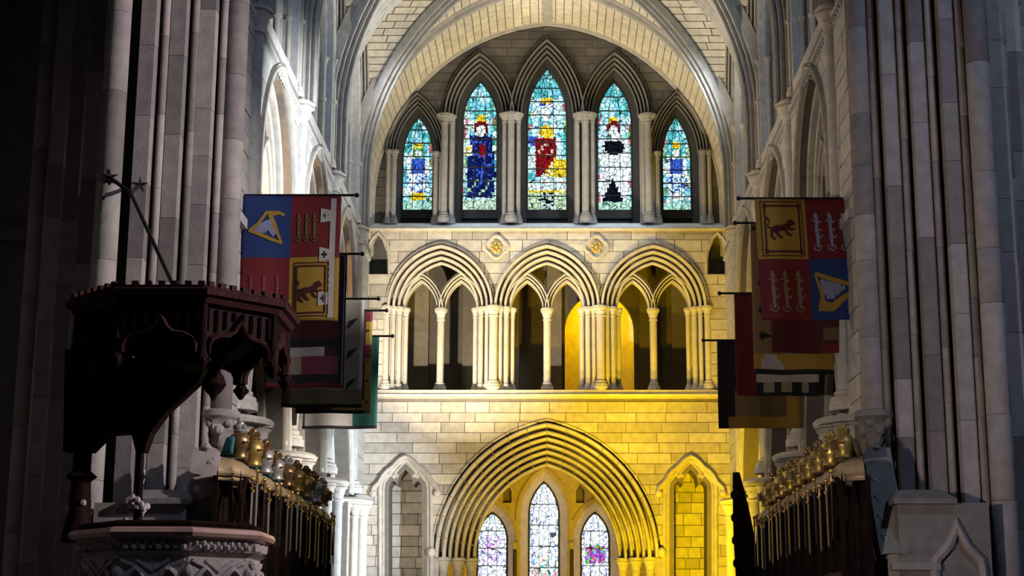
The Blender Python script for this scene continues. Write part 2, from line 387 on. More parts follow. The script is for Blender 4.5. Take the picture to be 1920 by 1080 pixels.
wall_holes(M_east, [(-4.7, 0), (4.7, 0), (4.7, z_str), (-4.7, z_str)], holes, 0, 1.1).build('wall_core', ST_MOR, east)
def small_niche(cpx):
    f = [(-17, 515), (-17, 470), (-12, 458), (-6, 449), (0, 443)]
    return [e(cpx + dx, py) for dx, py in f] + [e(cpx - dx, py) for dx, py in f[-2::-1]]
SN = [small_niche(709), small_niche(1345)]
wall_holes(M_east, [(-4.7, z_str), (4.7, z_str), (4.7, z_sill), (-4.7, z_sill)], [A.path(.45) for A in TRI] + SN, 0, .8).build('wall_core', ST_MOR, east)
ashlar(M_east, -4.6, 4.6, 2.2, z_str - .12, .232, (.55, 1.15), [(great, .97), niche_arch(NL[1], .0), niche_arch(NR[1], .0)], east, ST_EAST)
ashlar(M_east, -4.6, 4.6, z_str + .2, z_sill - .03, .27, (.5, 1.0), [(A, .42) for A in TRI] + [niche_arch(SN[0], .02, SN[0][0][1]), niche_arch(SN[1], .02, SN[1][0][1])], east, ST_EAST)
# great arch orders
voussoirs('voussoir', M_east, great, orders(5, .68, .70, .16), 9, east, ST_MLD)
voussoirs('voussoir', M_east, great, [(t + .66, d) for t, d in orders(2, .34, .16, -.06)], 9, east, ST_MLD)
sweep = MB()
for sg in (-1, 1):
    for k, (t, d) in enumerate(((.10, .72), (.40, .46), (.72, .20))):
        colonnette(sg * (1.68 + t), YE + d, 0, great.zs + .02, .10, east, ST_MLD, cap=.34)
MB().box((-2.68, YE + .05, 0), (-2.5, YE + .8, great.zs)).build('jamb', ST_EAST, east); MB().box((2.5, YE + .05, 0), (2.68, YE + .8, great.zs)).build('jamb', ST_EAST, east)
for sg in (-1, 1): MB().ball((sg * 2.66, YE - .1, great.zs + .12), .1, 10, 6, (1, .8, 1.2)).build('label_stop', ST_CAP, east, True)
# trefoil niches
for inner, mid, hood in (NL, NR):
    poly_sweep(M_east, inner, [(.0, .9), (.0, .1), (.03, .02), (.06, .06), (.08, .10), (.10, .0), (.13, -.03), (.16, .0)]).build('niche_moulding', ST_MLD, east, True, 50)
    poly_sweep(M_east, mid, [(-.03, .03), (.0, -.04), (.04, -.07), (.08, -.04), (.11, .02)]).build('niche_moulding', ST_MLD, east, True, 50)
    poly_sweep(M_east, hood, [(-.05, .03), (-.03, -.10), (.03, -.15), (.07, -.10), (.09, .02)]).build('hood_mould', ST_MLD, east, True, 50)
    for sg in (0, -1): MB().ball((hood[sg][0], YE - .08, hood[sg][1] - .02), .09, 8, 6).build('label_stop', ST_CAP, east, True)
    xs = [q[0] for q in inner]
    ashlar(M_east, min(xs) - .05, max(xs) + .05, 2.4, max(q[1] for q in inner) + .1, .25, (.3, .5), [], east, ST_EAST, d=.84)
    MB().box((min(xs) - .1, YE + .88, 0), (max(xs) + .1, YE + .92, 6.2)).build('niche_back', ST_MOR, east)
for p in SN:
    poly_sweep(M_east, p, [(.0, .4), (.0, .04), (.03, -.04), (.07, -.05), (.10, .02)]).build('niche_moulding', ST_MLD, east, True, 50)
    MB().box((p[0][0] - .1, YE - .05, p[0][1] - .08), (p[-1][0] + .1, YE + .4, p[0][1])).build('niche_sill', ST_MLD, east)
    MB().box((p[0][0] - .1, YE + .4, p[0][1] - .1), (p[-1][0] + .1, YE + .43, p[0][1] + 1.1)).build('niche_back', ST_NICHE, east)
# triforium arcade
for A in TRI:
    sweep_arch(MB(), M_east, A, orders(4, .46, .42, -.10), 12, ZS3).build('arch_moulding', ST_MLD, east, True, 50)
    for sg in (-1, 1):
        S = Arch(A.cx + sg * .48, ZB3, ZS3, .375, .70)
        sweep_arch(MB(), M_east, S, [(.19, .62)] + orders(3, .19, .16, .22) + [(0, .62)], 10, ZS3).build('sub_arch', ST_MLD, east, True, 50)
        colonnette(A.cx + sg * .84, YE + .32, ZB3, ZS3 + .02, .058, east, ST_MLD, .24, .2)
        colonnette(A.cx + sg * .98, YE + .16, ZB3, ZS3 + .02, .058, east, ST_MLD, .24, .2)
        MB().box((A.cx + sg * 1.28, YE + .32, ZB3), (A.cx + sg * .9, YE + .6, ZS3)).build('jamb', ST_MLD, east)
    colonnette(A.cx, YE + .34, ZB3, ZS3 + .02, .085, east, ST_MLD, .30, .26)
    q = MB(); q.box((A.cx - .16, YE + .2, ZB3), (A.cx + .16, YE + .5, ZB3 + .07)); q.build('plinth', ST_CAP, east)
for x in (-3.84, -1.28, 1.28, 3.84):
    colonnette(x, YE + .02, ZB3, ZS3 + .02, .10 if abs(x) < 2 else .075, east, ST_MLD, .26, .26)
    for sg in (-1, 1): colonnette(x + sg * .16, YE + .10, ZB3, ZS3 + .02, .05, east, ST_MLD, .24, .2)
for cpx in (931, 1118):
    x, z = e(cpx, 464)
    q = MB(); d = .27
    for k in range(4):
        a0, a1 = PI / 2 * k, PI / 2 * (k + 1)
    ring = []
    for k in range(32):
        an = 2 * PI * k / 32; r = .185 + .018 * abs(math.cos(2 * an)) ; ring.append((an, r * (1 + .10 * math.cos(4 * (an)))))
    rows = [[(x + (r + t) * math.cos(an), YE + dd, z + (r + t) * math.sin(an)) for an, r in ring] for t, dd in ((.10, .0), (.09, -.07), (.05, -.09), (.02, -.05), (.0, -.02), (-.02, .0))]
    q.grid(rows, False, True); bo = q.build('roundel_frame', ST_MLD, east, True, 50)
    g = MB()
    g.ball((x, YE - .01, z), .17, 12, 6, (1, .25, 1))
    for k in range(7):
        an = 2 * PI * k / 7; g.ball((x + .1 * math.cos(an), YE - .05, z + .1 * math.sin(an)), .05, 7, 5, (1, .8, 1))
    g.ball((x, YE - .06, z), .06, 8, 5); g.build('roundel_boss', plain('gilded_boss', (.42, .30, .09), .5, .2), east, True)
MB().box((-4.6, YE - .16, ZB3 - .13), (4.6, YE + 1.8, ZB3)).build('triforium_sill', ST_MLD, east)
poly_sweep(lambda u, v, d: (v, YE + d, u), [(ZB3 - .16, -4.6), (ZB3 - .16, 4.6)], [(.03, .0), (.0, -.20), (-.05, -.23), (-.10, -.12), (-.13, -.04), (-.16, .0)]).build('string_course', ST_MLD, east, True)
# passage behind the arcade, with a lit chamber seen through its doorway
back = Arch(1.30, ZB3, ZS3 - .25, .86, .95)
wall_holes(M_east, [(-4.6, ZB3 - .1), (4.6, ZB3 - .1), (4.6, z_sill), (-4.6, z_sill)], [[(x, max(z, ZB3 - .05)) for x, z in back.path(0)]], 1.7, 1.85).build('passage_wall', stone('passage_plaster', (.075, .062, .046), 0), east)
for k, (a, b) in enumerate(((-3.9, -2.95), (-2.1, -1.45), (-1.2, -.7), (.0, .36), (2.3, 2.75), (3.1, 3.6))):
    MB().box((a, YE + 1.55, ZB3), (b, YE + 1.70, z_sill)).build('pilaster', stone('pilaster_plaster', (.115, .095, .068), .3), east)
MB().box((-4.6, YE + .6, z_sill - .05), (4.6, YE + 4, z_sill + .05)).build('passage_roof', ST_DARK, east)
MB().box((.0, YE + 3.4, ZB3 - .2), (2.6, YE + 3.5, z_sill)).build('chamber_wall', stone('chamber_plaster', (.62, .52, .30), 0), east)
for x in (.0, 2.6): MB().box((x - .05, YE + 1.86, ZB3 - .2), (x + .05, YE + 3.5, z_sill)).build('chamber_wall', ST_CHAP, east)
lamp('chamber_lamp', 'POINT', (1.30, YE + 2.3, ZB3 + 2.6), None, 130, YEL, .1)
lamp('passage_lamp', 'POINT', (-1.28, YE + 1.2, ZB3 + 1.2), None, 4, WARM, .1)

# ---- east clerestory: five stepped lancets
CD = .28
LAN = []   # (glass left px, right px, apex px, spring px for glass; outer arch left, right, apex, spring)
for gl, gr, ga, ol, orr, oa, sp in ((758, 812, 218, 724, 832, 178, 287), (870, 932, 155, 830, 958, 103, 219), (990, 1062, 115, 957, 1095, 77, 219), (1120, 1183, 155, 1097, 1224, 102, 219), (1241, 1294, 220, 1224, 1334, 174, 287)):
    (xl, zt), (xr, zs), (_, zb) = e(gl, ga, YE + .75), e(gr, sp + 8, YE + .75), e(gl, 394, YE + .75)
    o1, ot = e(ol, oa, YE + CD); o2, os_ = e(orr, sp, YE + CD)
    gA = Arch((xl + xr) / 2, zb, zs, (xr - xl) / 2, zt - zs); LAN.append((gA, (o2 - o1) / 2, os_, ot, (gl, gr, ga)))
def Mc(u, v, d): return (u, YE + CD + d, v)
openA = []
for gA, ow, os_, ot, _ in LAN:
    wd = ow - gA.a; h = ot - os_
    a_in = gA.a + .15; R_out = ow; c = (h * h - ow * ow) / (2 * ow)
    Rin = (h * h + ow * ow) / (2 * ow) - (wd - .15); hin = math.sqrt(max(.01, Rin * Rin - c * c))
    A = Arch(gA.cx, z_sill + .22, os_, a_in, hin); openA.append((A, wd - .15))
wall_holes(Mc, [(-4.7, z_sill + .2), (4.7, z_sill + .2), (4.7, z_top), (-4.7, z_top)], [A.path(t + .03, 10, z_sill + .21) for A, t in openA], 0, .35).build('wall_core', ST_MORD, east)
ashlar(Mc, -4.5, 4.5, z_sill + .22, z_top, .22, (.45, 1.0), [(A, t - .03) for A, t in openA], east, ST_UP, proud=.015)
for A, t in openA:
    sweep_arch(MB(), Mc, A, orders(4, t + .05, .34, -.16), 12, A.zs).build('arch_moulding', stone('moulding_charcoal', (.12, .117, .113), .08), east, True, 50)  # arch mouldings in a darker grey than the colonnettes
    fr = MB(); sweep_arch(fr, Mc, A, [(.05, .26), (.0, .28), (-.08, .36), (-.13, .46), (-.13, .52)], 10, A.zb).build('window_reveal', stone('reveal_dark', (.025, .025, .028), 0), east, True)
    for sg in (-1, 1):
        MB().box((A.cx + sg * (A.a + .04), YE + CD - .0, A.zb - .02), (A.cx + sg * (A.a + .2), YE + CD + .34, A.zs)).build('jamb', ST_MLDU, east)
zf = z_sill + .2
for px, py in ((740, 287), (818, 290), (848, 222), (947, 221), (972, 221), (1083, 221), (1110, 221), (1206, 222), (1232, 290), (1318, 287)):
    x, zc = e(px, py, YE + CD); colonnette(x, YE + CD - .02, zf, zc + .06, .062, east, ST_MLDU, .2, .24)
for px, py in ((835, 221), (959, 219), (1097, 219), (1214, 221)):
    x, zc = e(px, py, YE + CD); colonnette(x, YE + CD - .12, zf, zc + .06, .085, east, ST_MLDU, .26, .28)
    wq = .31 if 900 < px < 1150 else .24
    q = MB(); q.lathe([(.15, -.13), (.21, -.06), (.25, 0), (.26, .05), (.2, .08)], (0, 0, 0), 16, mod=lambda k, a: .02 * math.sin(8 * a) if k < 2 else 0); q.v = [(x + v[0] * wq / .26, YE + CD - .06 + v[1] * .7, zc + v[2]) for v in q.v]; q.build('abacus', ST_MLDU, east, True, 50)
for px in (729, 1329): x, zc = e(px, 287, YE + CD); colonnette(x, YE + CD - .06, zf, zc + .06, .05, east, ST_MLDU, .2, .24)
q = MB(); q.add([(-4.4, YE - .10, z_sill - .02), (4.4, YE - .10, z_sill - .02), (4.4, YE + CD - .02, z_sill + .235), (-4.4, YE + CD - .02, z_sill + .235), (-4.4, YE + CD + .5, z_sill - .02), (4.4, YE + CD + .5, z_sill - .02), (4.4, YE + CD + .5, z_sill + .235), (-4.4, YE + CD + .5, z_sill + .235)],
      [(0, 1, 2, 3), (3, 2, 6, 7), (0, 4, 5, 1), (0, 3, 7, 4), (1, 5, 6, 2), (4, 7, 6, 5)])
q.build('window_sill', stone('sill_window_light', (.62, .72, .80), 0, .5), east)  # pale blue of the window light put into the sill colour
poly_sweep(lambda u, v, d: (v, YE + d, u), [(z_sill - .02, -4.4), (z_sill - .02, 4.4)], [(.02, .0), (.02, -.10), (-.03, -.13), (-.07, -.08), (-.09, .0)]).build('string_course', ST_MLD, east, True)

# ---- stained glass
def jit(c, a=.16):
    k = 1 + random.uniform(-a, a); return tuple(max(0, x * k * (1 + random.uniform(-.05, .05))) for x in c)
PALE, TEAL, CYAN, WHT, NAVY, RUBY, GLD, GRN_, BLK, COB = (.46, .78, .86), (.07, .40, .44), (.18, .58, .74), (.80, .93, 1.0), (.006, .012, .09), (.20, .006, .010), (.75, .55, .03), (.10, .30, .12), (.004, .006, .012), (.04, .10, .50)
def ell(x, y, cx, cy, rx, ry): return ((x - cx) / rx) ** 2 + ((y - cy) / ry) ** 2 < 1
def bg(x, y, l, r, ap):
    t = hsh(int(x / 9), int(y / 13), int(l))
    edge = min(x - l, r - x) < 7
    pick = lambda L_: L_[int(t * 997) % len(L_)]
    if edge: return pick((TEAL, PALE, GRN_, CYAN, (.40, .62, .40), (.45, .12, .15), PALE, (.6, .75, .8)))
    if y < ap + 70: return pick((TEAL, CYAN, (.16, .58, .62), PALE, TEAL, (.3, .7, .75)))
    return pick((PALE, WHT, CYAN, PALE, (.6, .82, .72), (.3, .55, .6)))
def hsh(a, b, c):
    v = math.sin(a * 12.9898 + b * 78.233 + c * 3.17) * 43758.5453; return v - math.floor(v)
def fig_a(x, y, l, r, ap):   # outer lights: small haloed figure over a blue ground
    c = (l + r) / 2
    if ell(x, y, c, 287, 10, 10): return WHT if ell(x, y, c, 288, 7, 7) else GRN_
    if 268 < y < 278 and abs(x - c) < 9: return GLD
    if 297 < y < 330 and abs(x - c) < 19: return COB if abs(x - c) < 12 and y < 326 else WHT
    if 330 < y < 360 and abs(x - c) < 20: return random.choice((WHT, COB, PALE))
    if 362 < y < 376 and abs(x - c) < 13: return GLD if l < 1000 else WHT
    if y > 380: return (.35, .65, .55)
    return bg(x, y, l, r, ap)
def fig_b(x, y, l, r, ap):   # blue robed saint
    c = (l + r) / 2 + 2
    if ell(x, y, c, 245, 8, 11): return WHT
    if ell(x, y, c, 241, 14, 14): return RUBY
    if 216 < y < 228 and abs(x - c) < 8: return GLD
    if ell(x, y, c + 2, 282, 6, 12): return RUBY
    if 270 < y < 292 and -30 < x - c < -16: return random.choice((GLD, WHT))
    if y > 335 and y < 368 and (int(x / 5) + int(y / 6)) % 5 == 0 and abs(x - c) < 24: return (.30, .50, .35)
    if 292 < y < 340 and abs(x - c - 6 + (y - 292) * .12) < 2: return COB
    if 255 < y < 372 and abs(x - c) < (20 + (y - 255) * .10 if y < 330 else 27 - (y - 330) * .1): return NAVY if random.random() < .85 else COB
    if y > 376: return (.45, .65, .50)
    return bg(x, y, l, r, ap)
def fig_c(x, y, l, r, ap):   # central light
    c = (l + r) / 2
    if 184 < y < 194 and abs(x - c) < 9: return GLD
    if ell(x, y, c, 212, 9, 16): return WHT
    if ell(x, y, c, 206, 18, 20): return random.choice((CYAN, WHT, COB))
    if ell(x, y, c - 1, 247, 14, 12): return GLD
    if 268 < y < 292 and c - 18 < x < c + 14 and (int(x / 6) + int(y / 7)) % 4 == 0: return (.6, .45, .35)
    if 258 < y < 330 and c - 22 < x < c + 17: return RUBY if x < c + 17 - max(0, y - 290) * .6 else (GLD if random.random() < .6 else WHT)
    if 255 < y < 272 and x < c - 15: return COB
    if 300 < y < 332 and x >= c + 5: return GLD
    if 340 < y < 356: return random.choice((WHT, PALE, (.7, .75, .5)))
    if y > 356: return GLD if y < 362 else ((.45, .62, .42) if abs(x - c) > 14 else random.choice((PALE, BLK, (.5, .6, .4))))
    return bg(x, y, l, r, ap)
def fig_d(x, y, l, r, ap):   # white figure with dark mantle
    c = (l + r) / 2 - 1
    if ell(x, y, c, 248, 9, 12): return WHT
    if ell(x, y, c, 240, 13, 12): return RUBY
    if 220 < y < 232 and abs(x - c) < 8: return GLD
    if ell(x, y, c, 275, 20, 15) and y > 264: return BLK
    if 336 < y < 380 and abs(x - c + 3) < (y - 334) * .45 and x < c + 20: return BLK
    if 262 < y < 380 and abs(x - c) < 27: return WHT
    if y > 380: return (.40, .70, .55)
    return bg(x, y, l, r, ap)
def fig_low(x, y, l, r, ap):
    c = (l + r) / 2; t = random.random()
    if min(x - l, r - x) < 7: return random.choice(((.25, .35, .6), WHT, (.5, .45, .7), WHT))
    if l > 1080 and 1025 < y < 1055: return random.choice(((.1, .6, .1), (.45, .05, .5), (.7, .1, .3), (.2, .1, .6)))
    if l < 950 and 1005 < y < 1060: return random.choice(((.45, .2, .6), WHT, (.5, .5, .8), WHT))
    if 950 < l < 1080 and y > 1040: return random.choice(((.2, .6, .55), WHT, (.75, .35, .3), WHT))
    return WHT if t < .8 else (.6, .7, .9)
def stained(n, A, Y, px, fig, mat, label, nx=12, pane_rows=9, rim=0.0):
    gl, gr, ga = px; W = thing('window_%d' % n, label, 'window', (A.cx, Y, A.zb), kind='structure')
    top = A.top(); ny = pane_rows * 7; zz = [A.zb + (top - .02 - A.zb) * i / ny for i in range(ny + 1)]
    def wd(z): return max(.01, A.w(z) or .01)
    gz = [[(A.cx + wd(zz[j]) * (2 * (i + (random.uniform(-.3, .3) if 0 < i < nx and i % 5 else 0)) / nx - 1), zz[j] + (random.uniform(-.36, .36) * (zz[1] - zz[0]) if 0 < j < ny and j % 7 else 0)) for i in range(nx + 1)] for j in range(ny + 1)]
    q = MB(); rows = [[(A.cx + wd(z) * s, Y + .012, z) for s in (-1, 1)] for z in zz]; q.grid(rows); q.build('leading', LEAD, W)
    for pj in range(pane_rows):
        for pi in range(3):
            m = MB()
            for j in range(pj * 7, pj * 7 + 7):
                for i in range(pi * 5, pi * 5 + 5):
                    c = [gz[j][i], gz[j][i + 1], gz[j + 1][i + 1], gz[j + 1][i]]
                    mx = sum(a for a, _ in c) / 4; mz = sum(b for _, b in c) / 4
                    k = 1.0; c = [(mx + (a - mx) * k, mz + (b - mz) * k) for a, b in c]
                    fx = gl + (gr - gl) * (mx - A.cx + A.a) / (2 * A.a); p0 = P(0, ga, Y).z
                    t = (mz - A.zb) / (top - A.zb); fy = PY(mz, Y)
                    m.add([(a, Y, b) for a, b in c], [(0, 1, 2, 3)], 0, jit(fig(fx, fy, gl, gr, ga)))
            m.build('pane', mat, W)
    for pj in range(1, pane_rows):
        z = zz[pj * 7]; MB().box((A.cx - wd(z), Y - .03, z - .011), (A.cx + wd(z), Y + .01, z + .011)).build('saddle_bar', LEAD, W)
    for s in (-1 / 3, 1 / 3):
        MB().tube([(A.cx + wd(z) * s, Y - .01, z) for z in zz[::2]], .010, 4).build('stanchion', LEAD, W)
    q = MB(); sweep_arch(q, lambda u, v, d: (u, Y + d, v), A, [(.05, .03), (.05, -.04), (0, -.04), (-.012, .0), (0, .03)], 10); q.build('window_frame', LEAD, W)
    MB().box((A.cx - A.a - .14, Y - .05, A.zb - .22), (A.cx + A.a + .14, Y + .05, A.zb)).build('window_apron', LEAD, W)
    return W
def PY(z, Y):
    s, c = math.sin(PITCH), math.cos(PITCH); r = (z - CAM.z) / Y
    return 540 - F * (r * c - s) / (c + r * s)
LBL = ['leftmost small lancet of the upper five, with haloed white figure', 'tall lancet left of centre, stained glass saint in dark blue robe', 'tallest central lancet of the upper five, red and gold glass', 'tall lancet right of centre, white figure with black mantle', 'rightmost small lancet of the upper five, with pale blue figure']
for i, ((gA, ow, os_, ot, px), fig) in enumerate(zip(LAN, (fig_a, fig_b, fig_c, fig_d, fig_a))):
    stained(i + 1, gA, YE + .75, px, fig, GLASS, LBL[i], 15, (7, 9, 11, 9, 7)[i])
MB().box((-4.4, YE + .80, z_sill), (4.4, YE + .9, z_top)).build('window_backing', LEAD, east)

# ---- lady chapel behind the great arch
YC = 44.0
chap = thing('wall_chapel', 'yellow lit end wall of the chapel behind the great arch', 'wall', (0, YC, 0), kind='structure')
Mch = lambda u, v, d: (u, YC + d, v)
CL = []
for gl, gr, ga, sp in ((897, 950, 962, 1012), (993, 1047, 905, 965), (1090, 1141, 962, 1012)):
    (xl, zt), (xr, zs) = e(gl, ga, YC + .5), e(gr, sp, YC + .5); CL.append((Arch((xl + xr) / 2, 1.4, zs, (xr - xl) / 2, zt - zs), (gl, gr, ga)))
opens = [Arch(A.cx, 1.2, A.zs - .05, A.a + .24, A.h + .30) for A, _ in CL]
sn = [[e(c + dx, py, YC) for dx, py in ((-8, 943), (-8, 920), (0, 908), (8, 920), (8, 943))] for c in (951, 1088)]
wall_holes(Mch, [(-3.2, 0), (3.2, 0), (3.2, 8.2), (-3.2, 8.2)], [o.path(0, 10) for o in opens] + sn, 0, .5).build('wall_core', ST_CHAP, chap)
for p in sn: MB().box((p[0][0] - .1, YC + .2, p[0][1] - .1), (p[-1][0] + .1, YC + .25, p[2][1] + .1)).build('niche_back', ST_DARK, chap)
for o, (A, px) in zip(opens, CL):
    sweep_arch(MB(), Mch, o, [(.14, .01), (.13, -.06), (.09, -.08), (.06, -.03), (.02, -.01), (.0, .03)], 10).build('arch_moulding', ST_CHAP, chap, True, 50)
    rows = [[(x, YC + .0, z) for x, z in o.path(0, 10)], [(x, YC + .5, z) for x, z in A.path(.02, 10, o.zb)]]
    MB().grid(rows).build('splay', ST_CHAPW, chap, True, 60)
for px in (965, 1072):
    x, zc = e(px, 1016, YC - .1); colonnette(x, YC - .1, 0, zc, .055, chap, plain('marble_shaft', (.05, .04, .035), .3), .2, .2)
CLB = ['left chapel lancet seen through the great arch, pale purple glass', 'tall central chapel lancet seen through the great arch, white glass', 'right chapel lancet seen through the great arch, green and purple glass']
for k, (A, px) in enumerate(CL):
    stained(6 + k, A, YC + .5, px, fig_low, GLASSL, CLB[k], 15, 8)
MB().box((-4, YC + .6, 0), (4, YC + .7, 9)).build('chapel_outer', LEAD, chap)
q = MB()
for sg in (-1, 1): q.box((sg * 3.2, YE + 1.0, 0), (sg * 3.4, YC + .6, 7.2))
tag(q.build('wall_chapel_sides', ST_CHAP), 'plastered side walls of the chapel beyond the great arch', 'wall', kind='structure')
tag(MB().box((-3.4, YE + .9, 7.2), (3.4, YC + .6, 7.4)).build('ceiling_chapel', ST_CHAP), 'plain plastered ceiling of the chapel beyond the great arch', 'ceiling', kind='structure')
lamp('chapel_lamp_a', 'SPOT', (2.4, YE + 1.6, 2.2), (-.3, YC, 4.4), 420, YEL, .15, 110, .6); lamp('chapel_lamp_b', 'SPOT', (-2.4, YE + 1.6, 2.2), (.3, YC, 4.4), 170, (1, .62, .1), .15, 110, .6)

# ---- vault
ZCAP = 10.85; HW = 4.3
VA = Arch(0, ZCAP, 12.2, HW, 4.69); BAYS = [22.5, 26.8, 31.1, 35.4]; VB = Arch(0, ZCAP, 13.0, 2.15, VA.top() - 13.0)
ceil = thing('ceiling', 'cream stone ribbed vault over the choir', 'vault', (0, 30, 0), kind='structure')
rest = MB(); nst = [0]
def web_stone(c, individual, nrm):
    m = MB() if (individual and nst[0] < 298) else rest
    c = [Vector(p) for p in c]; mid = sum(c, Vector()) / 4; q = []
    for k in range(4):
        a, b, d = c[k], c[(k + 1) % 4], c[k - 1]
        q.append(a + ((b - a).normalized() + (d - a).normalized()) * min(.012, .3 * (b - a).length, .3 * (d - a).length))
    o = nrm * .02
    m.hexa([p + o for p in q] + list(q))
    if m is not rest: m.build('stone', ST_VLT, ceil); nst[0] += 1
def arc_levels(A, step):
    e_ = math.acos(max(-1, A.c / A.R)); n = max(2, int(A.R * e_ / step)); return [A.zs + A.R * math.sin(e_ * i / n) for i in range(n + 1)]
def wA(z): return VA.w(min(z, VA.top() - 1e-4)) or 0.0
def wB(z): return VB.w(min(z, VB.top() - 1e-4)) or 0.0
backing = MB()
def strip(f0, f1, za, zb, nseg, individual, sg):
    """one course between heights za and zb; f0/f1 give the end points of the course at a height"""
    a0, a1, b0, b1 = f0(za), f1(za), f0(zb), f1(zb)
    backing.add([a0, a1, b1, b0], [(0, 1, 2, 3)])
    L = ((a1 - a0).length + (b1 - b0).length) / 2
    if L < .10: return
    nrm = (a1 - a0).cross(b0 - a0) if (a1 - a0).length > .05 else (b1 - b0).cross(b0 - a0)
    nrm.normalize()
    if nrm.z > 0 : nrm = -nrm
    n = max(1, round(L / nseg)); off = random.uniform(-.35, .35) if n > 1 else 0
    cut = [0] + [(i + off + random.uniform(-.12, .12)) / n for i in range(1, n)] + [1]
    for u, v in zip(cut, cut[1:]): web_stone([a0.lerp(a1, u), a0.lerp(a1, v), b0.lerp(b1, v), b0.lerp(b1, u)], individual, nrm)
LB = arc_levels(VB, .165); LA = arc_levels(VA, .21)
for bi in (2, 1, 0):
    y0, y1 = BAYS[bi], BAYS[bi + 1]; yc = (y0 + y1) / 2
    for sx in (-1, 1):
        for sy in (1, -1):
            ind = bi == 2 and sy == 1
            for za, zb in zip(LB, LB[1:]):
                strip(lambda z: Vector((sx * HW, yc + sy * wB(z), z)), lambda z: Vector((sx * wA(z), yc + sy * wB(z), z)), za, zb, .62, ind, sx)
            for za, zb in zip(LA, LA[1:]):
                strip(lambda z: Vector((sx * wA(z), yc + sy * 2.15, z)), lambda z: Vector((sx * wA(z), yc + sy * min(2.15, wB(z)), z)), za, zb, .7, ind and za < 16, sx)
for sx in (-1, 1):
    for za, zb in zip(LA, LA[1:]): strip(lambda z: Vector((sx * wA(z), 35.4, z)), lambda z: Vector((sx * wA(z), YE + .35, z)), za, zb, .95, True, sx)
for v_ in range(len(backing.v)):
    p = backing.v[v_]; backing.v[v_] = (p[0] * 1.002, p[1], p[2] + .004)
backing.build('web_mortar', ST_VMOR, ceil); tag(rest.build('stone_courses', ST_VLT, ceil), kind='stuff')
def sweep3(path, prof, b):
    """profile (n toward the open side, b sideways) along a 3-D path; b is a fixed horizontal unit vector"""
    b = Vector(b).normalized(); rows = [[] for _ in prof]
    for i, p in enumerate(path):
        t = (path[min(i + 1, len(path) - 1)] - path[max(i - 1, 0)]).normalized(); n = b.cross(t).normalized()
        for k, (pn, pb) in enumerate(prof): rows[k].append(p + n * pn + b * pb)
    return MB().grid(rows)
def rib_prof(w_, d_):
    pr = [(-.05, -w_)]
    for cx, cn, r in ((-w_ * .86, .42 * d_, w_ * .12), (-w_ * .45, .68 * d_, w_ * .10), (0, .88 * d_, w_ * .13), (w_ * .45, .68 * d_, w_ * .10), (w_ * .86, .42 * d_, w_ * .12)):
        pr.append((.04 * d_, cx - r * .8))
        for k in range(7):
            al = PI * k / 6; pr.append((cn + r * math.sin(al), cx - r * math.cos(al)))
        pr.append((.04 * d_, cx + r * .8))
    pr.append((-.05, w_)); return pr
def rib(path, prof, b, name='rib', flip=False):
    """b must make b x t point to the open side; otherwise the path is reversed"""
    path = [Vector(p) for p in path]; mid = len(path) // 3
    t = (path[mid + 1] - path[mid]).normalized(); n = Vector(b).normalized().cross(t)
    if n.dot(Vector((0, path[mid].y, 12.5)) - path[mid]) < 0: path = path[::-1]
    return sweep3(path, prof, b).build(name, ST_RIB, ceil, True, 55)
for y in BAYS + [YE + .22]:
    wd, dp = (.28, .42) if y < 36 else (.17, .22)
    rib([(x, y, z) for x, z in VA.path(.22 if y < 36 else .12, 18)], rib_prof(wd, dp), (0, 1, 0), 'transverse_rib')
for bi in range(3):
    yc = (BAYS[bi] + BAYS[bi + 1]) / 2
    for sx in (-1, 1):
        zz = [ZCAP + .1, 11.5, 12.2, 12.6, 13.0] + [13.0 + (VA.top() - 13.0) * math.sin(PI / 2 * k / 14) for k in range(1, 15)]
        for sy in (-1, 1):
            path = [(sx * wA(z), yc + sy * wB(z), z) for z in zz]; path[-1] = (0, yc, VA.top())
            rib([Vector(p) for p in path], rib_prof(.17, .30), (sy * 2.15, -sx * HW, 0), 'diagonal_rib')
        rib([Vector((sx * (HW - .02), yc + u, z)) for u, z in VB.path(0, 14)], rib_prof(.17, .16), (1, 0, 0), 'wall_rib')
MB().box((-.12, 22.5, VA.top() - .08), (.12, YE, VA.top() + .05)).build('ridge_rib', ST_RIB, ceil)
MB().box((-5.6, 16, 17.4), (5.6, YE + 1.2, 17.6)).build('roof', ST_DARK, ceil)

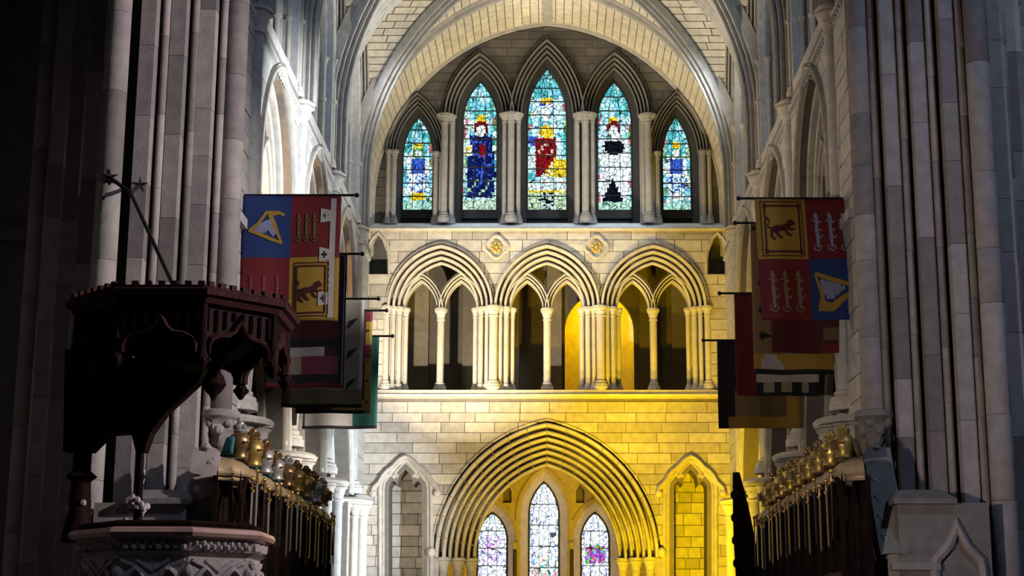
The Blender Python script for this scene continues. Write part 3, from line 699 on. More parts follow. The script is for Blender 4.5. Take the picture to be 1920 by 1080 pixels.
# ---- side walls of the choir
def side_wall(s, name, label):
    M = M_side(s); W = thing(name, label, 'wall', (s * HW, 29, 0), kind='structure')
    bays = [(BAYS[i] + BAYS[i + 1]) / 2 for i in range(3)]
    ARC = [Arch(c, 0, 4.7, 1.52, 2.1) for c in bays]; TR = [Arch(c, 7.6, 8.75, 1.30, 1.72) for c in bays]; CW = [Arch(c, 11.25, 13.3, 1.50, 2.35) for c in bays]
    wall_holes(M, [(21.3, 0), (YE + .3, 0), (YE + .3, 10.8), (21.3, 10.8)], [[(x, max(z, .02)) for x, z in A.path(.05)] for A in ARC] + [A.path(.15) for A in TR], 0, .55).build('wall_core', ST_MOR, W)
    mat = ST_SIDE
    ashlar(M, 21.35, YE, 4.6, 10.66, .30, (.6, 1.1), [(A, .42) for A in ARC] + [(A, .36) for A in TR] + [(Arch(b, 0, 99, .2, .3), 0) for b in BAYS], W, mat, proud=.018)
    wall_holes(M, [(21.3, 10.8), (YE + 1, 10.8), (YE + 1, 17.4), (21.3, 17.4)], [A.path(.25) for A in CW], 0.02, .75).build('clerestory_core', ST_SIDE, W)
    for k, c in enumerate(bays):
        sweep_arch(MB(), M, ARC[k], orders(4, .46, .5, -.08), 12, 4.7).build('arch_moulding', ST_MLD, W, True, 50)
        sweep_arch(MB(), M, TR[k], orders(4, .42, .42, -.08), 12).build('arch_moulding', ST_MLD, W, True, 50)
        for sg in (-1, 1):
            A = Arch(c + sg * .64, 7.6, 8.75, .50, .95)
            sweep_arch(MB(), M, A, [(.14, .5)] + orders(2, .14, .12, .26) + [(0, .5)], 10, 8.75).build('sub_arch', ST_MLD, W, True, 50)
            colonnette(s * (HW + .34), c + sg * 1.24, 7.6, 8.78, .07, W, ST_MLD, .26, .2)
        colonnette(s * (HW + .36), c, 7.6, 8.78, .085, W, ST_MLD, .3, .24)
        q = MB(); x0, x1 = sorted((s * (HW + 1.5), s * (HW + 1.6))); q.box((x0, c - 2.1, 7.4), (x1, c + 2.1, 10.9)); q.build('triforium_wall', ST_SIDE, W)
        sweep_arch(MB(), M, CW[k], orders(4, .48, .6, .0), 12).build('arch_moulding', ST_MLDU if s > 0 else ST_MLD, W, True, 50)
        for sg in (-1, 1):
            for t, d in ((.42, .02), (.28, .2), (.12, .38)):
                colonnette(s * (HW + d), c + sg * (1.5 + t), 11.0, 13.3, .055, W, ST_MLD, .2, .2, ring=12.4)
        for sg in (-.5, .5): colonnette(s * (HW + .55), c + sg, 11.0, 13.9, .06, W, ST_MLD, .2, .2, ring=12.4)
    for b in BAYS:
        colonnette(s * (HW + .03), b, 4.9, ZCAP + .12, .15, W, ST_SIDE, .42, .3, name='wall_shaft')
        for sg in (-1, 1): colonnette(s * (HW + .06), b + sg * .20, 4.9, ZCAP + .0, .07, W, ST_SIDE, .2, .2, name='wall_shaft')
    x0, x1 = sorted((s * (HW - .05), s * (HW + .3)))
    MB().box((x0, 21.3, 10.72), (x1, YE, 10.80)).build('string_course', ST_SIDE, W)
    q = MB(); n = 0; y = 21.4
    while y < YE - .1:
        q.add([(s * (HW - .015), y - .045, 10.63), (s * (HW - .015), y + .045, 10.63), (s * (HW - .015), y + .045, 10.72), (s * (HW - .015), y - .045, 10.72), (s * (HW - .08), y, 10.69)], [(0, 1, 4), (1, 2, 4), (2, 3, 4), (3, 0, 4)]); y += .16
    tag(q.build('nailhead_ornament', ST_SIDE, W), kind='stuff')
    x0, x1 = sorted((s * (HW - .10), s * (HW + 1.5)))
    MB().box((x0, 21.3, 7.42), (x1, YE, 7.56)).build('triforium_sill', ST_SIDE, W)
    MB().box((min(s * HW, s * (HW + 1.6)), 21.3, 10.9), (max(s * HW, s * (HW + 1.6)), YE, 11.0)).build('triforium_roof', ST_DARK, W)
    return W, CW
for s, nm, lb, n0 in ((-1, 'wall_left', 'white lit arcaded choir wall behind the left banners', 9), (1, 'wall_right', 'dim brown arcaded choir wall behind the right banners', 12)):
    W, CW = side_wall(s, nm, lb); M = M_side(s)
    for k, A in enumerate(CW):
        G = thing('window_%d' % (n0 + k), '%s clerestory window with pale blue glass, %s one' % ('left' if s < 0 else 'right', ('nearest', 'middle', 'farthest')[k]), 'window', (s * 5.0, A.cx, A.zb), kind='structure')
        rows = [(z, A.w(z)) for z in [A.zb + (A.top() - .05 - A.zb) * i / 24 for i in range(25)]]
        for j in range(24):
            for i in range(3):
                m = MB(); (za, wa), (zb, wb) = rows[j], rows[j + 1]
                f = lambda u, z, w_: M(A.cx + w_ * u, z, .66)
                u0, u1 = -1 + 2 * i / 3 + .02, -1 + 2 * (i + 1) / 3 - .02
                m.add([f(u0, za + .012, wa), f(u1, za + .012, wa), f(u1, zb - .012, wb), f(u0, zb - .012, wb)], [(0, 1, 2, 3)], 0, jit((.52, .74, 1.0), .35)); m.build('pane', GLASSC, G)
        q = MB(); q.grid([[M(A.cx - w_, z, .68), M(A.cx + w_, z, .68)] for z, w_ in rows]); q.build('leading', LEAD, G)
    # arcade piers
    for k, b in enumerate(BAYS):
        pr = thing('pier_%s' % ('left' if s < 0 else 'right') + ('' if k == 0 else '.%03d' % k), '%s choir arcade clustered pier, %s from the crossing' % ('left' if s < 0 else 'right', ('first', 'second', 'third', 'last')[k]), 'pier', (s * (HW + .3), b, 0), kind='structure')
        MB().lathe([(.46, 0), (.46, 4.4)], (s * (HW + .3), b, 0), 8).build('core', ST_MOR, pr)
        for j in range(12):
            an = 2 * PI * j / 12; r = .12 if j % 3 == 0 else .085; R_ = .55 if j % 3 == 0 else .48
            colonnette(s * (HW + .3) + R_ * math.cos(an), b + R_ * math.sin(an), 0, 4.72, r, pr, ST_SIDE, .36, .3, name='shaft')
        MB().lathe([(.78, 0), (.80, .05), (.74, .10)], (s * (HW + .3), b, 4.68), 16).build('abacus', ST_CAP, pr, True)
    # aisle
    x0, x1 = sorted((s * 8.6, s * 8.9)); tag(MB().box((x0, 3, 0), (x1, YE + 6, 8.5)).build('wall_%s_aisle' % ('left' if s < 0 else 'right'), ST_DARK), 'dark outer wall of the %s aisle' % ('left' if s < 0 else 'right'), 'wall', kind='structure')
    x0, x1 = sorted((s * 4.9, s * 8.9)); tag(MB().box((x0, 21.3, 7.1), (x1, YE + 3, 7.3)).build('ceiling_%s_aisle' % ('left' if s < 0 else 'right'), ST_DARK), 'dark roof of the %s aisle' % ('left' if s < 0 else 'right'), 'ceiling', kind='structure')
    tag(MB().box((x0, YE + 2, 0), (x1, YE + 2.2, 7.2)).build('wall_%s_aisle_end' % ('left' if s < 0 else 'right'), ST_SIDE), 'east end wall of the %s aisle' % ('left' if s < 0 else 'right'), 'wall', kind='structure')
    # transept side behind the crossing pier
    x0, x1 = sorted((s * 5.5, s * 16)); tag(MB().box((x0, 21.6, 7.3 if False else 0), (x1, 21.9, 18)).build('wall_%s_transept' % ('left' if s < 0 else 'right'), ST_DARK), 'dark transept wall beyond the %s crossing pier' % ('left' if s < 0 else 'right'), 'wall', kind='structure')

# ---- crossing piers: clustered stepped shafts built of separate drums
def crossing_pier(s, name, label):
    cx, cy, r = (-5.28 if s < 0 else 5.40), 20.0, 1.22
    W = thing(name, label, 'pier', (cx, cy, 0), kind='structure')
    q = MB(); k = r - .30
    q.add([(cx - k, cy, 0), (cx, cy - k, 0), (cx + k, cy, 0), (cx, cy + k, 0), (cx - k, cy, 17), (cx, cy - k, 17), (cx + k, cy, 17), (cx, cy + k, 17)], [(0, 1, 5, 4), (1, 2, 6, 5), (2, 3, 7, 6), (3, 0, 4, 7)]); q.build('core', ST_PCORE, W)
    corners = [(cx - r, cy), (cx, cy - r), (cx + r, cy), (cx, cy + r)]
    inner = (cx - s * r, cy)
    faces = [(0, 1), (1, 2)]          # the two faces turned to the nave
    sites = []
    for a, b in faces:
        for i in range(0 if a == 0 else 1, 5):
            f = i / 4; sites.append((corners[a][0] + (corners[b][0] - corners[a][0]) * f, corners[a][1] + (corners[b][1] - corners[a][1]) * f, 'step' if i % 4 else 'roll'))
            if i < 4:
                f = (i + (.47 if a == 0 else .53)) / 4; sites.append((corners[a][0] + (corners[b][0] - corners[a][0]) * f, corners[a][1] + (corners[b][1] - corners[a][1]) * f, 'thin'))
    ri = 2 if s < 0 else 0                      # rear face toward the choir
    for i in range(1, 5): f = i / 5; sites.append((corners[ri][0] + (corners[3][0] - corners[ri][0]) * f, corners[ri][1] + (corners[3][1] - corners[ri][1]) * f, 'step' if i % 2 else 'roll'))
    for x, y, kind in sites:
        isin = abs(x - inner[0]) < .01
        z = 4.55 if isin else 0.0; ztop = 12.5
        rr = .15 if kind == 'roll' else (.05 if kind == 'thin' else random.uniform(.09, .105))
        h0 = random.uniform(.3, 1.0); first = True
        while z < ztop:
            h = 1.9 if z < 1.2 and not isin else (h0 if first else random.uniform(.6, 1.5)); first = False
            h = min(h, ztop - z); m = MB()
            if kind != 'step': m.lathe([(rr - .003, .002), (rr, .006), (rr, h - .006), (rr - .003, h - .002)], (x, y, z), 12, False)
            else: m.box((x - rr, y - rr, z + .003), (x + rr, y + rr, z + h - .003))
            m.build('stone', ST_PIER, W, kind != 'step', 60); z += h
    # carved corbel under the inner shaft
    q = MB(); x, y = inner
    q.lathe([(.05, -.42), (.10, -.38), (.13, -.28), (.19, -.20), (.17, -.14), (.23, -.06), (.26, -.04), (.26, .03), (.22, .05)], (x, y, 4.5), 14, mod=lambda k, a: .03 * math.sin(5 * a + k) if 1 < k < 6 else 0)
    for j in range(9):
        an = 2 * PI * j / 9; q.ball((x + .17 * math.cos(an), y + .17 * math.sin(an), 4.38 - .1 * (j % 2)), .065, 7, 5)
    q.build('corbel', ST_PIER, W, True)
    return W
for yy in (24.65, 28.95, 33.25): lamp('triforium_lamp', 'POINT', (-5.3, yy, 8.0), None, 260, (1.0, .62, .26), .08)
crossing_pier(-1, 'pier_crossing_left', 'huge clustered stone pier behind the pulpit, left foreground')
crossing_pier(1, 'pier_crossing_right', 'huge clustered stone pier filling the right foreground')

# ================================================================== THINGS
ORD = ['first', 'second', 'third', 'fourth', 'fifth', 'sixth', 'seventh', 'eighth', 'ninth', 'tenth']
def strokes(mb, M, paths, d, th=.012, sub=True):
    """flat applique strokes: list of ([(u, v)...], width or widths)"""
    for pts, wd in paths:
        if not isinstance(wd, (list, tuple)): wd = [wd] * len(pts)
        np_, nw = [pts[0]], [wd[0]]
        for i in range(1, len(pts)):
            m_ = max(1, int(max(abs(pts[i][0] - pts[i - 1][0]), abs(pts[i][1] - pts[i - 1][1])) / .05)) if sub else 1
            for k in range(1, m_ + 1):
                f = k / m_; np_.append((pts[i - 1][0] + (pts[i][0] - pts[i - 1][0]) * f, pts[i - 1][1] + (pts[i][1] - pts[i - 1][1]) * f)); nw.append(wd[i - 1] + (wd[i] - wd[i - 1]) * f)
        pts, wd = np_, nw
        n = len(pts); L = []; R_ = []
        for i in range(n):
            a = Vector(pts[max(i - 1, 0)]); b = Vector(pts[min(i + 1, n - 1)]); t = (b - a).normalized(); q = Vector((-t.y, t.x))
            w_ = (wd[i] if isinstance(wd, (list, tuple)) else wd) / 2; p = Vector(pts[i]); L.append(p + q * w_); R_.append(p - q * w_)
        rows = [[M(p.x, p.y, d) for p in L], [M(p.x, p.y, d - th) for p in L], [M(p.x, p.y, d - th) for p in R_], [M(p.x, p.y, d) for p in R_]]
        mb.grid(rows, True, False)
        mb.add([rows[k][0] for k in range(4)], [(0, 1, 2, 3)]); mb.add([rows[k][-1] for k in range(4)], [(3, 2, 1, 0)])
    return mb
def tf(paths, cx, cy, sc, rot=0, mx=1):
    c, s_ = math.cos(rot), math.sin(rot)
    return [([(cx + sc * (mx * x * c - y * s_), cy + sc * (mx * x * s_ + y * c)) for x, y in p], ([q * sc for q in w_] if isinstance(w_, (list, tuple)) else w_ * sc)) for p, w_ in paths]
LION = [([(-.5, -.05), (-.25, 0), (0, .02), (.3, .1), (.45, .2)], [.22, .28, .24, .3, .2]), ([(.35, .2), (.55, .28), (.7, .2)], [.3, .28, .1]), ([(.3, .05), (.5, -.05), (.72, .0)], [.14, .1, .08]), ([(.15, .0), (.3, -.25), (.5, -.3)], [.14, .1, .08]),
        ([(-.35, -.05), (-.2, -.3), (.0, -.42)], [.18, .12, .08]), ([(-.5, -.05), (-.55, -.35), (-.35, -.5)], [.18, .12, .08]), ([(-.55, .0), (-.75, .1), (-.6, .35), (-.8, .48)], [.07, .06, .06, .12])]
PASSANT = [([(0, -.75), (.02, -.3), (-.02, .1), (.03, .5)], [.10, .2, .16, .14]), ([(.0, .5), (-.05, .72)], [.24, .12]), ([(.0, .3), (.22, .36)], .07), ([(.0, .05), (.22, -.02)], .07), ([(.03, -.35), (.22, -.3), (.26, -.2)], .06), ([(0, -.6), (.2, -.72), (.05, -.88), (-.2, -.8), (-.15, -.62)], .07), ([(-.02, .35), (-.2, .42)], .06)]
HARP = [([(-.7, -.12), (-.35, .1), (0, .5), (.3, .48), (.55, .5), (.75, .42)], [.12, .1, .12, .16, .12, .1]), ([(-.72, -.1), (-.3, -.22), (.2, -.38), (.7, -.52)], [.1, .12, .12, .08]), ([(.15, .45), (.35, .1), (.5, -.2), (.66, -.5)], [.2, .15, .12, .08])]
HARP_S = [([(-.5 + .12 * k, -.12 + .05 * k - .0 * k), (-.45 + .14 * k, -.2 - .03 * k)], .11) for k in range(8)]
CROSS = [([(-.5, 0), (.5, 0)], .34), ([(0, -.5), (0, .5)], .34)]
def banner(name, label, Y, pxl, pxr, pyt, pyb, pattern, mats, arts=(), slant=0.0, pole_to=None, wall_side=-1):
    a, b = P(pxl, pyt, Y), P(pxr, pyt, Y); zb = P(pxl, pyb, Y).z; zt = (a.z + b.z) / 2; x0, x1 = a.x, b.x; H = zt - zb; Wd = x1 - x0
    T = thing(name, label, 'banner', ((x0 + x1) / 2, Y, zt), 'heraldic banners above the %s stalls' % ('left' if wall_side < 0 else 'right'))
    def M(u, v, d): return (x0 + Wd * u + slant * (1 - v) * Wd, Y + .035 * math.sin(6.3 * u * 1.6 + Y) * (1 - v * .8) + .02 * math.sin(5 * v + u * 3) + d, zb + H * v)
    nx, ny = 24, 30; m = MB(); m.grid([[M(i / nx, j / ny, 0) for i in range(nx + 1)] for j in range(ny + 1)]); m.mi = [pattern((i + .5) / nx, (j + .5) / ny) for j in range(ny) for i in range(nx)]
    o = m.build('cloth', mats, T, True, 80); sd = o.modifiers.new('thickness', 'SOLIDIFY'); sd.thickness = .012; sd.offset = 1
    q = MB(); xw = -HW + .03 if wall_side < 0 else HW - .03; xt = x1 + .22 if wall_side < 0 else x0 - .22
    q.tube([(xw, Y + .015, zt + .02), (xt, Y + .015, zt + .02)], .018, 8); po = q.build('pole', IRON, T, True)
    MB().ball((xt, Y + .015, zt + .02), .035, 8, 5).build('finial', IRON, po, True)
    for nm, mt, ps in arts:
        for one in (ps if isinstance(ps[0], list) else [ps]): strokes(MB(), M, one, -.014).build(nm, mt, T)
    return T
Q4 = lambda a, b, c, d: (lambda u, v: (a if u < .5 else b) if v > .5 else (c if u < .5 else d))
def scaled(ps, sx, sy): return [([(x * sx, y * sy) for x, y in p], w_) for p, w_ in ps]
def frame(x0, y0, x1, y1, w_): return [([(x0, y0), (x1, y0)], w_), ([(x1, y0), (x1, y1)], w_), ([(x1, y1), (x0, y1)], w_), ([(x0, y1), (x0, y0)], w_)]
C_DG = cloth('dull_gold', (.30, .20, .09))
banner('heraldic_banner', 'quartered banner with harp top left, hanging above the pulpit canopy', 22.0, 456, 640, 368, 601, Q4(0, 1, 1, 2), [C_BLUE, C_RED, C_YEL],
       [('harp', C_YEL, tf(HARP, .25, .74, .24)), ('harp_strings', C_LIL, [([(.12, .70), (.22, .735), (.30, .78)], [.02, .09, .06]), ([(.28, .78), (.34, .68)], [.10, .05])]),
        ('lion', C_MAR, tf(LION, .71, .235, .18)), ('tressure', C_MAR, frame(.575, .06, .87, .43, .012) + frame(.55, .035, .9, .455, .006)),
        ('passant_lion', C_BRN, [tf(PASSANT, x, .75, .14) for x in (.58, .66, .74)]), ('passant_lion', C_PNK, [tf(PASSANT, x, .25, .15) for x in (.12, .25, .38)]),
        ('label_band', C_WHT, [([(.925, .02), (.925, .98)], .055)]), ('label_point', C_WHT, [[([(.80, y), (.91, y)], [.12, .085])] for y in (.17, .52, .84)]), ('cross', C_BLK, [tf(CROSS, .85, y, .055) for y in (.17, .52, .84)])], wall_side=-1)
banner('heraldic_banner', 'black bordered banner with red lower hem, behind the harp banner', 23.0, 505, 651, 478, 727, lambda u, v: 1 if v < .035 else (0 if (u < .1 or u > .93 or v < .10 or .30 < v < .38) else (2 if v < .24 and u < .45 else (3 if v < .24 else (4 if .24 <= v < .31 and .25 < u < .75 else 5)))), [C_BLK, C_RED, C_BEI, C_PNK, C_WHT, C_MAR],
       [('border', C_LIL, [([(.975, .02), (.975, .99)], .012)])], wall_side=-1)
banner('heraldic_banner', 'beige banner with three dark birds along its outer edge', 24.3, 535, 683, 562, 764, lambda u, v: 2 if v < .03 else (1 if v < .17 else (3 if u > .95 else 0)), [C_BEI, C_DG, C_BLK, C_WHT],
       [('bird', C_BLK, [[([(.80, y - .05), (.84, y), (.92, y + .045)], [.01, .05, .008])] for y in (.22, .5, .78)])], wall_side=-1)
banner('heraldic_banner', 'maroon banner with narrow yellow and red chequered edge', 25.3, 560, 699, 584, 775, lambda u, v: (1 if v < .55 else (2 if v < .68 else (1 if v < .9 else 2))) if u > .91 else (3 if v < .05 else (1 if v < .13 and u > .5 else 0)), [C_MAR, C_YEL, C_RED, C_BLK],
       [('spot', C_BLK, [[([(.95, y), (.955, y + .02)], .02)] for y in (.1, .3, .5, .8)])], wall_side=-1)
banner('heraldic_banner', 'dark green banner with white band, farthest on the left', 26.4, 572, 711, 632, 804, lambda u, v: 2 if v < .03 else (1 if v < .2 and u < .68 else 0), [C_GRN, C_WHT, C_BLK], wall_side=-1)
banner('heraldic_banner', 'quartered banner with red lion on gold at top, right stalls', 22.0, 1414, 1602, 374, 600, Q4(0, 1, 1, 2), [C_YEL, C_RED, C_BLUE],
       [('lion', C_MAR, tf(LION, .25, .75, .19)), ('tressure', C_MAR, frame(.09, .56, .43, .94, .014) + frame(.05, .525, .46, .975, .007)), ('corner_flower', C_MAR, [[([(x, y), (x + .03, y + .0)], .04)] for x in (.075, .415) for y in (.56, .94)]),
        ('passant_lion', C_LIL, [tf(PASSANT, x, .74, .2) for x in (.60, .735, .87)]), ('passant_lion', C_DG, [tf(PASSANT, x, .25, .21) for x in (.13, .255, .39)]),
        ('harp', C_YEL, tf(HARP, .745, .26, .25, -.25, -1)[:0] + [([(.55, .38), (.7, .33), (.95, .27)], [.03, .04, .025]), ([(.55, .38), (.6, .22), (.62, .12)], [.02, .03, .05]), ([(.57, .12), (.7, .1), (.8, .17), (.95, .25)], [.09, .07, .05, .03])]), ('harp_strings', C_LIL, [([(.61, .33), (.63, .2)], .035), ([(.65, .32), (.67, .17)], .04), ([(.69, .31), (.71, .17)], .04), ([(.73, .3), (.75, .2)], .04), ([(.77, .29), (.785, .22)], .035), ([(.81, .28), (.82, .24)], .03)])], slant=.045, wall_side=1)
banner('heraldic_banner', 'dark maroon banner hanging just behind the gold lion banner', 22.45, 1440, 1606, 430, 662, lambda u, v: 1 if .6 < u < .75 and v < .2 and v > .1 else (2 if v < .06 and u > .55 else 0), [C_MAR, C_BRN, C_RED], wall_side=1)
banner('heraldic_banner', 'brown gold banner with black stars on its left edge', 22.9, 1406, 1556, 420, 702, lambda u, v: 1 if v < .03 else (2 if v < .12 and u < .45 and abs(u - .22) < .2 - v else (3 if v < .13 else 0)), [C_DG, C_BLK, C_WHT, C_YEL],
       [('star', C_BLK, [[([(.07, y), (.1, y + .002), (.24, y)], [.004, .05, .004]), ([(.11, y - .035), (.11, y), (.11, y + .035)], [.004, .04, .004])] for y in (.25, .42, .6, .78)])], wall_side=1)
banner('heraldic_banner', 'plain crimson banner with striped black and white foot', 24.2, 1376, 1530, 552, 742, lambda u, v: (1 if v < .03 else (2 if int(u * 9) % 2 and u > .25 else 1)) if v < .14 and u > .25 else (3 if v < .24 and u > .25 else 0), [C_RED, C_BLK, C_BEI, C_WHT], wall_side=1)
banner('heraldic_banner', 'black banner with gold hem, farthest on the right', 26.0, 1344, 1497, 640, 803, lambda u, v: 1 if v < .12 and u > .13 else (0 if u < .2 or v > .42 or v < .15 else (2 if u < .5 else (3 if u < .85 else 1))), [C_BLK, C_YEL, C_DG, C_BRN], wall_side=1)

# ---- choir stalls, helmets and swords
def stall_proto():
    T = thing('choir_stall', 'x', 'stall', (0, 0, 0), 'choir stalls')
    hw = .37
    local('back_panel', MB().box((.0, -hw, 0), (.06, hw, 3.55)).mesh('back_panel', WOOD), T)
    for sg in (-1, 1):
        p = local('post', MB().box((-.30, sg * hw - .035, 0), (-.22, sg * hw + .035, 2.5)).lathe([(.035, 2.5), (.03, 3.3), (.045, 3.34), (.02, 3.4), (.0, 3.62)], (-.26, sg * hw, 0), 8).mesh('post', WOOD, True), T)
    for k in range(5):
        y = -.32 + .16 * k; local('spindle', MB().lathe([(.016, 1.95), (.02, 2.2), (.014, 2.6), (.022, 2.75), (.014, 2.85), (.014, 3.1)], (-.26, y, 0), 6).mesh('spindle', WOOD, True), T)
    for z in (1.95, 2.42): local('rail', MB().box((-.31, -hw, z), (-.2, hw, z + .06)).mesh('rail', WOODR), T)
    for k in range(3):
        y = -.28 + .28 * k; local('panel', MB().box((-.27, y - .11, 2.05), (-.24, y + .11, 2.38)).box((-.285, y - .07, 2.1), (-.27, y + .07, 2.3)).mesh('panel', WOODR), T)
    local('desk', MB().box((-.27, -hw, .0), (-.22, hw, 1.95)).mesh('desk', WOOD), T)
    A = Arch(0, 3.05, 3.12, .33, .42)
    q = MB(); sweep_arch(q, lambda u, v, d: (-.27 + d, u, v), A, [(.08, .06), (.08, -.02), (.05, -.04), (.0, -.01), (.0, .06)], 8); local('tracery_arch', q.mesh('tracery_arch', WOOD, True, 40), T)
    rows = []
    for i in range(7):
        th = PI / 2 * i / 6; row = []
        for j in range(13):
            an = PI / 2 + PI * j / 12; r = .30 * math.cos(th) + .01; sc = 1 + .05 * math.cos(j * PI)
            row.append((r * sc * math.cos(an) * .95, r * 1.12 * sc * math.sin(an), 3.58 + .2 * math.sin(th)))
        rows.append(row)
    q = MB(); q.grid(rows); q.grid([[(p[0], p[1], 3.50) for p in rows[0]], rows[0]]); q.tube([(p[0] * 1.06, p[1] * 1.06, 3.575) for p in rows[0]], .03, 6); q.tube([(p[0] * 1.03, p[1] * 1.03, 3.51) for p in rows[0]], .018, 6); local('canopy', q.mesh('canopy', plain('canopy_gilt', (.40, .28, .15), .5, .2), True, 50), T)
    return T
def helmet_proto(mant, hm, cm):
    T = thing('crested_helmet', 'x', 'helmet', (0, 0, 0), 'helmets on the stalls')
    local('helm', MB().lathe([(.10, 0), (.085, .05), (.115, .10), (.125, .17), (.10, .235), (.05, .27), (.0, .285)], n=12).mesh('helm', hm, True, 60), T)
    q = MB()
    for k in range(5): q.box((-.135, -.06 + .028 * k, .08), (-.105, -.045 + .028 * k, .2))
    q.tube([(-.05, -.12, .15), (-.14, 0, .17), (-.05, .12, .15)], .014, 6); local('visor', q.mesh('visor', BRONZE), T)
    q = MB(); q.lathe([(.06, .255), (.075, .275), (.06, .295)], n=10)
    for k in range(5):
        an = 2 * PI * k / 5; q.ball((.045 * math.cos(an), .045 * math.sin(an), .32), .035, 6, 4)
    q.ball((0, 0, .35), .045, 8, 5); local('crest', q.mesh('crest', cm, True), T)
    rows = [[(.02 + .11 * math.cos(-1.4 + 2.8 * j / 8) * (1 + .18 * i) + .012 * math.sin(j * 2.4), .13 * math.sin(-1.4 + 2.8 * j / 8) * (1 + .18 * i), .2 - .062 * i) for j in range(9)] for i in range(4)]
    o = local('mantling', MB().grid(rows).mesh('mantling', mant, True), T); md = o.modifiers.new('thickness', 'SOLIDIFY'); md.thickness = .014
    return T
def sword_proto(bm):
    T = thing('ceremonial_sword', 'x', 'sword', (0, 0, 0), 'swords hung on the stalls')
    q = MB(); q.add([(-.006, -.028, .64), (-.006, .028, .64), (-.014, 0, .64), (-.006, -.022, .05), (-.006, .022, .05), (-.012, 0, .05), (-.006, 0, 0), (.004, -.028, .64), (.004, .028, .64), (.004, -.022, .05), (.004, .022, .05), (.004, 0, 0)],
                   [(0, 3, 5, 2), (2, 5, 4, 1), (3, 6, 5), (5, 6, 4), (7, 8, 10, 9), (9, 10, 11), (0, 7, 9, 3), (1, 4, 10, 8), (0, 2, 1, 8, 7)]); local('blade', q.mesh('blade', bm), T)
    local('guard', MB().tube([(-.005, -.10, .67), (-.005, -.05, .645), (-.005, .05, .645), (-.005, .10, .67)], .012, 6).mesh('guard', GOLD, True), T)
    g = local('grip', MB().lathe([(.014, .65), (.018, .70), (.013, .76)], n=8).mesh('grip', BRONZE, True), T); local('pommel', MB().ball((0, 0, .785), .028, 8, 6).mesh('pommel', GOLD, True), g)
    return T
DKG = plain('aged_gilt', (.40, .27, .07), .42, .6); LEATH = plain('scabbard', (.02, .014, .012), .5); PEWT = plain('pewter', (.40, .38, .34), .45, .5)
KINDS = {-1: [(C_TEAL, BRONZE, PEWT, 'bronze'), (C_TEAL, PEWT, BRONZE, 'grey'), (C_BRN, DKG, BRONZE, 'gilded')], 1: [(C_BRN, DKG, DKG, 'gilded'), (C_MAR, DKG, BRONZE, 'gilded'), (C_BRN, GOLD, DKG, 'gilded')]}
PROTO = {}
def take(key, make):
    if key in PROTO: return copy_tree(PROTO[key])
    PROTO[key] = make(); return PROTO[key]
for s, side in ((-1, 'left'), (1, 'right')):
    for k in range(9):
        Y = 18.5 + .845 * k; x = s * 3.66; rz = 0 if s > 0 else PI
        st = take('stall', stall_proto); st.location = (x, Y, 0); st.rotation_euler = (0, 0, rz); tag(st, '%s carved dark oak stall of the %s row, counted from the crossing' % (ORD[k], side), group='choir stalls')
        kd = KINDS[s][(k * 2 + k // 3) % 3]; h = take(('helm', s, kd[0].name, kd[1].name, kd[2].name), lambda: helmet_proto(*kd[:3])); h.location = (x - s * .16, Y + random.uniform(-.03, .03), 3.79); h.rotation_euler = (0, 0, rz + random.uniform(-.3, .3)); h.scale = (random.uniform(.98, 1.2),) * 3
        tag(h, '%s crested helmet from the crossing, %s, on the %s stalls' % (ORD[k], kd[3], side), group='helmets on the stalls')
        for j, dy in enumerate((-.15, .17)):
            bm = random.choice((STEEL, PEWT, LEATH, LEATH) if s < 0 else (DKG, GOLD, LEATH, DKG)); wv = take(('sword', bm.name), lambda: sword_proto(bm))
            wv.location = (x - s * .345, Y + dy, 2.78 + random.uniform(-.05, .1)); wv.rotation_euler = (random.uniform(-.06, .06), 0, rz); tag(wv, '%s sword on the %s stall of the %s row' % (('nearer', 'farther')[j], ORD[k], side), group='swords hung on the stalls')
# wing panels at the far ends of the stall rows
for s, side in ((1, 'right'),):
    T = thing('stall_end_wing', 'dark curved carved wing panel at the far end of right stalls', 'panel', (s * 3.45, 26.6, 0))
    rows = []
    for i in range(13):
        z = 4.45 * i / 12; bow = .25 * (z / 4.45) ** 2; w_ = .17 if z < 2.5 else .17 * (1 - ((z - 2.5) / 2.1) ** 2) + .03
        rows.append([(3.42 - bow - w_, 26.5, z), (3.42 - bow, 26.44, z), (3.42 - bow + w_, 26.5, z), (3.42 - bow + w_, 26.58, z), (3.42 - bow - w_, 26.58, z)])
    q = MB(); q.grid(rows, False, True); q.build('board', WOOD, T, True)
    q = MB()
    for i in range(4, 12): p = rows[i][0]; q.ball((p[0], 26.52, p[2]), .05, 6, 5, (.8, .8, 1.4))
    q.build('crocket', WOOD, T, True)

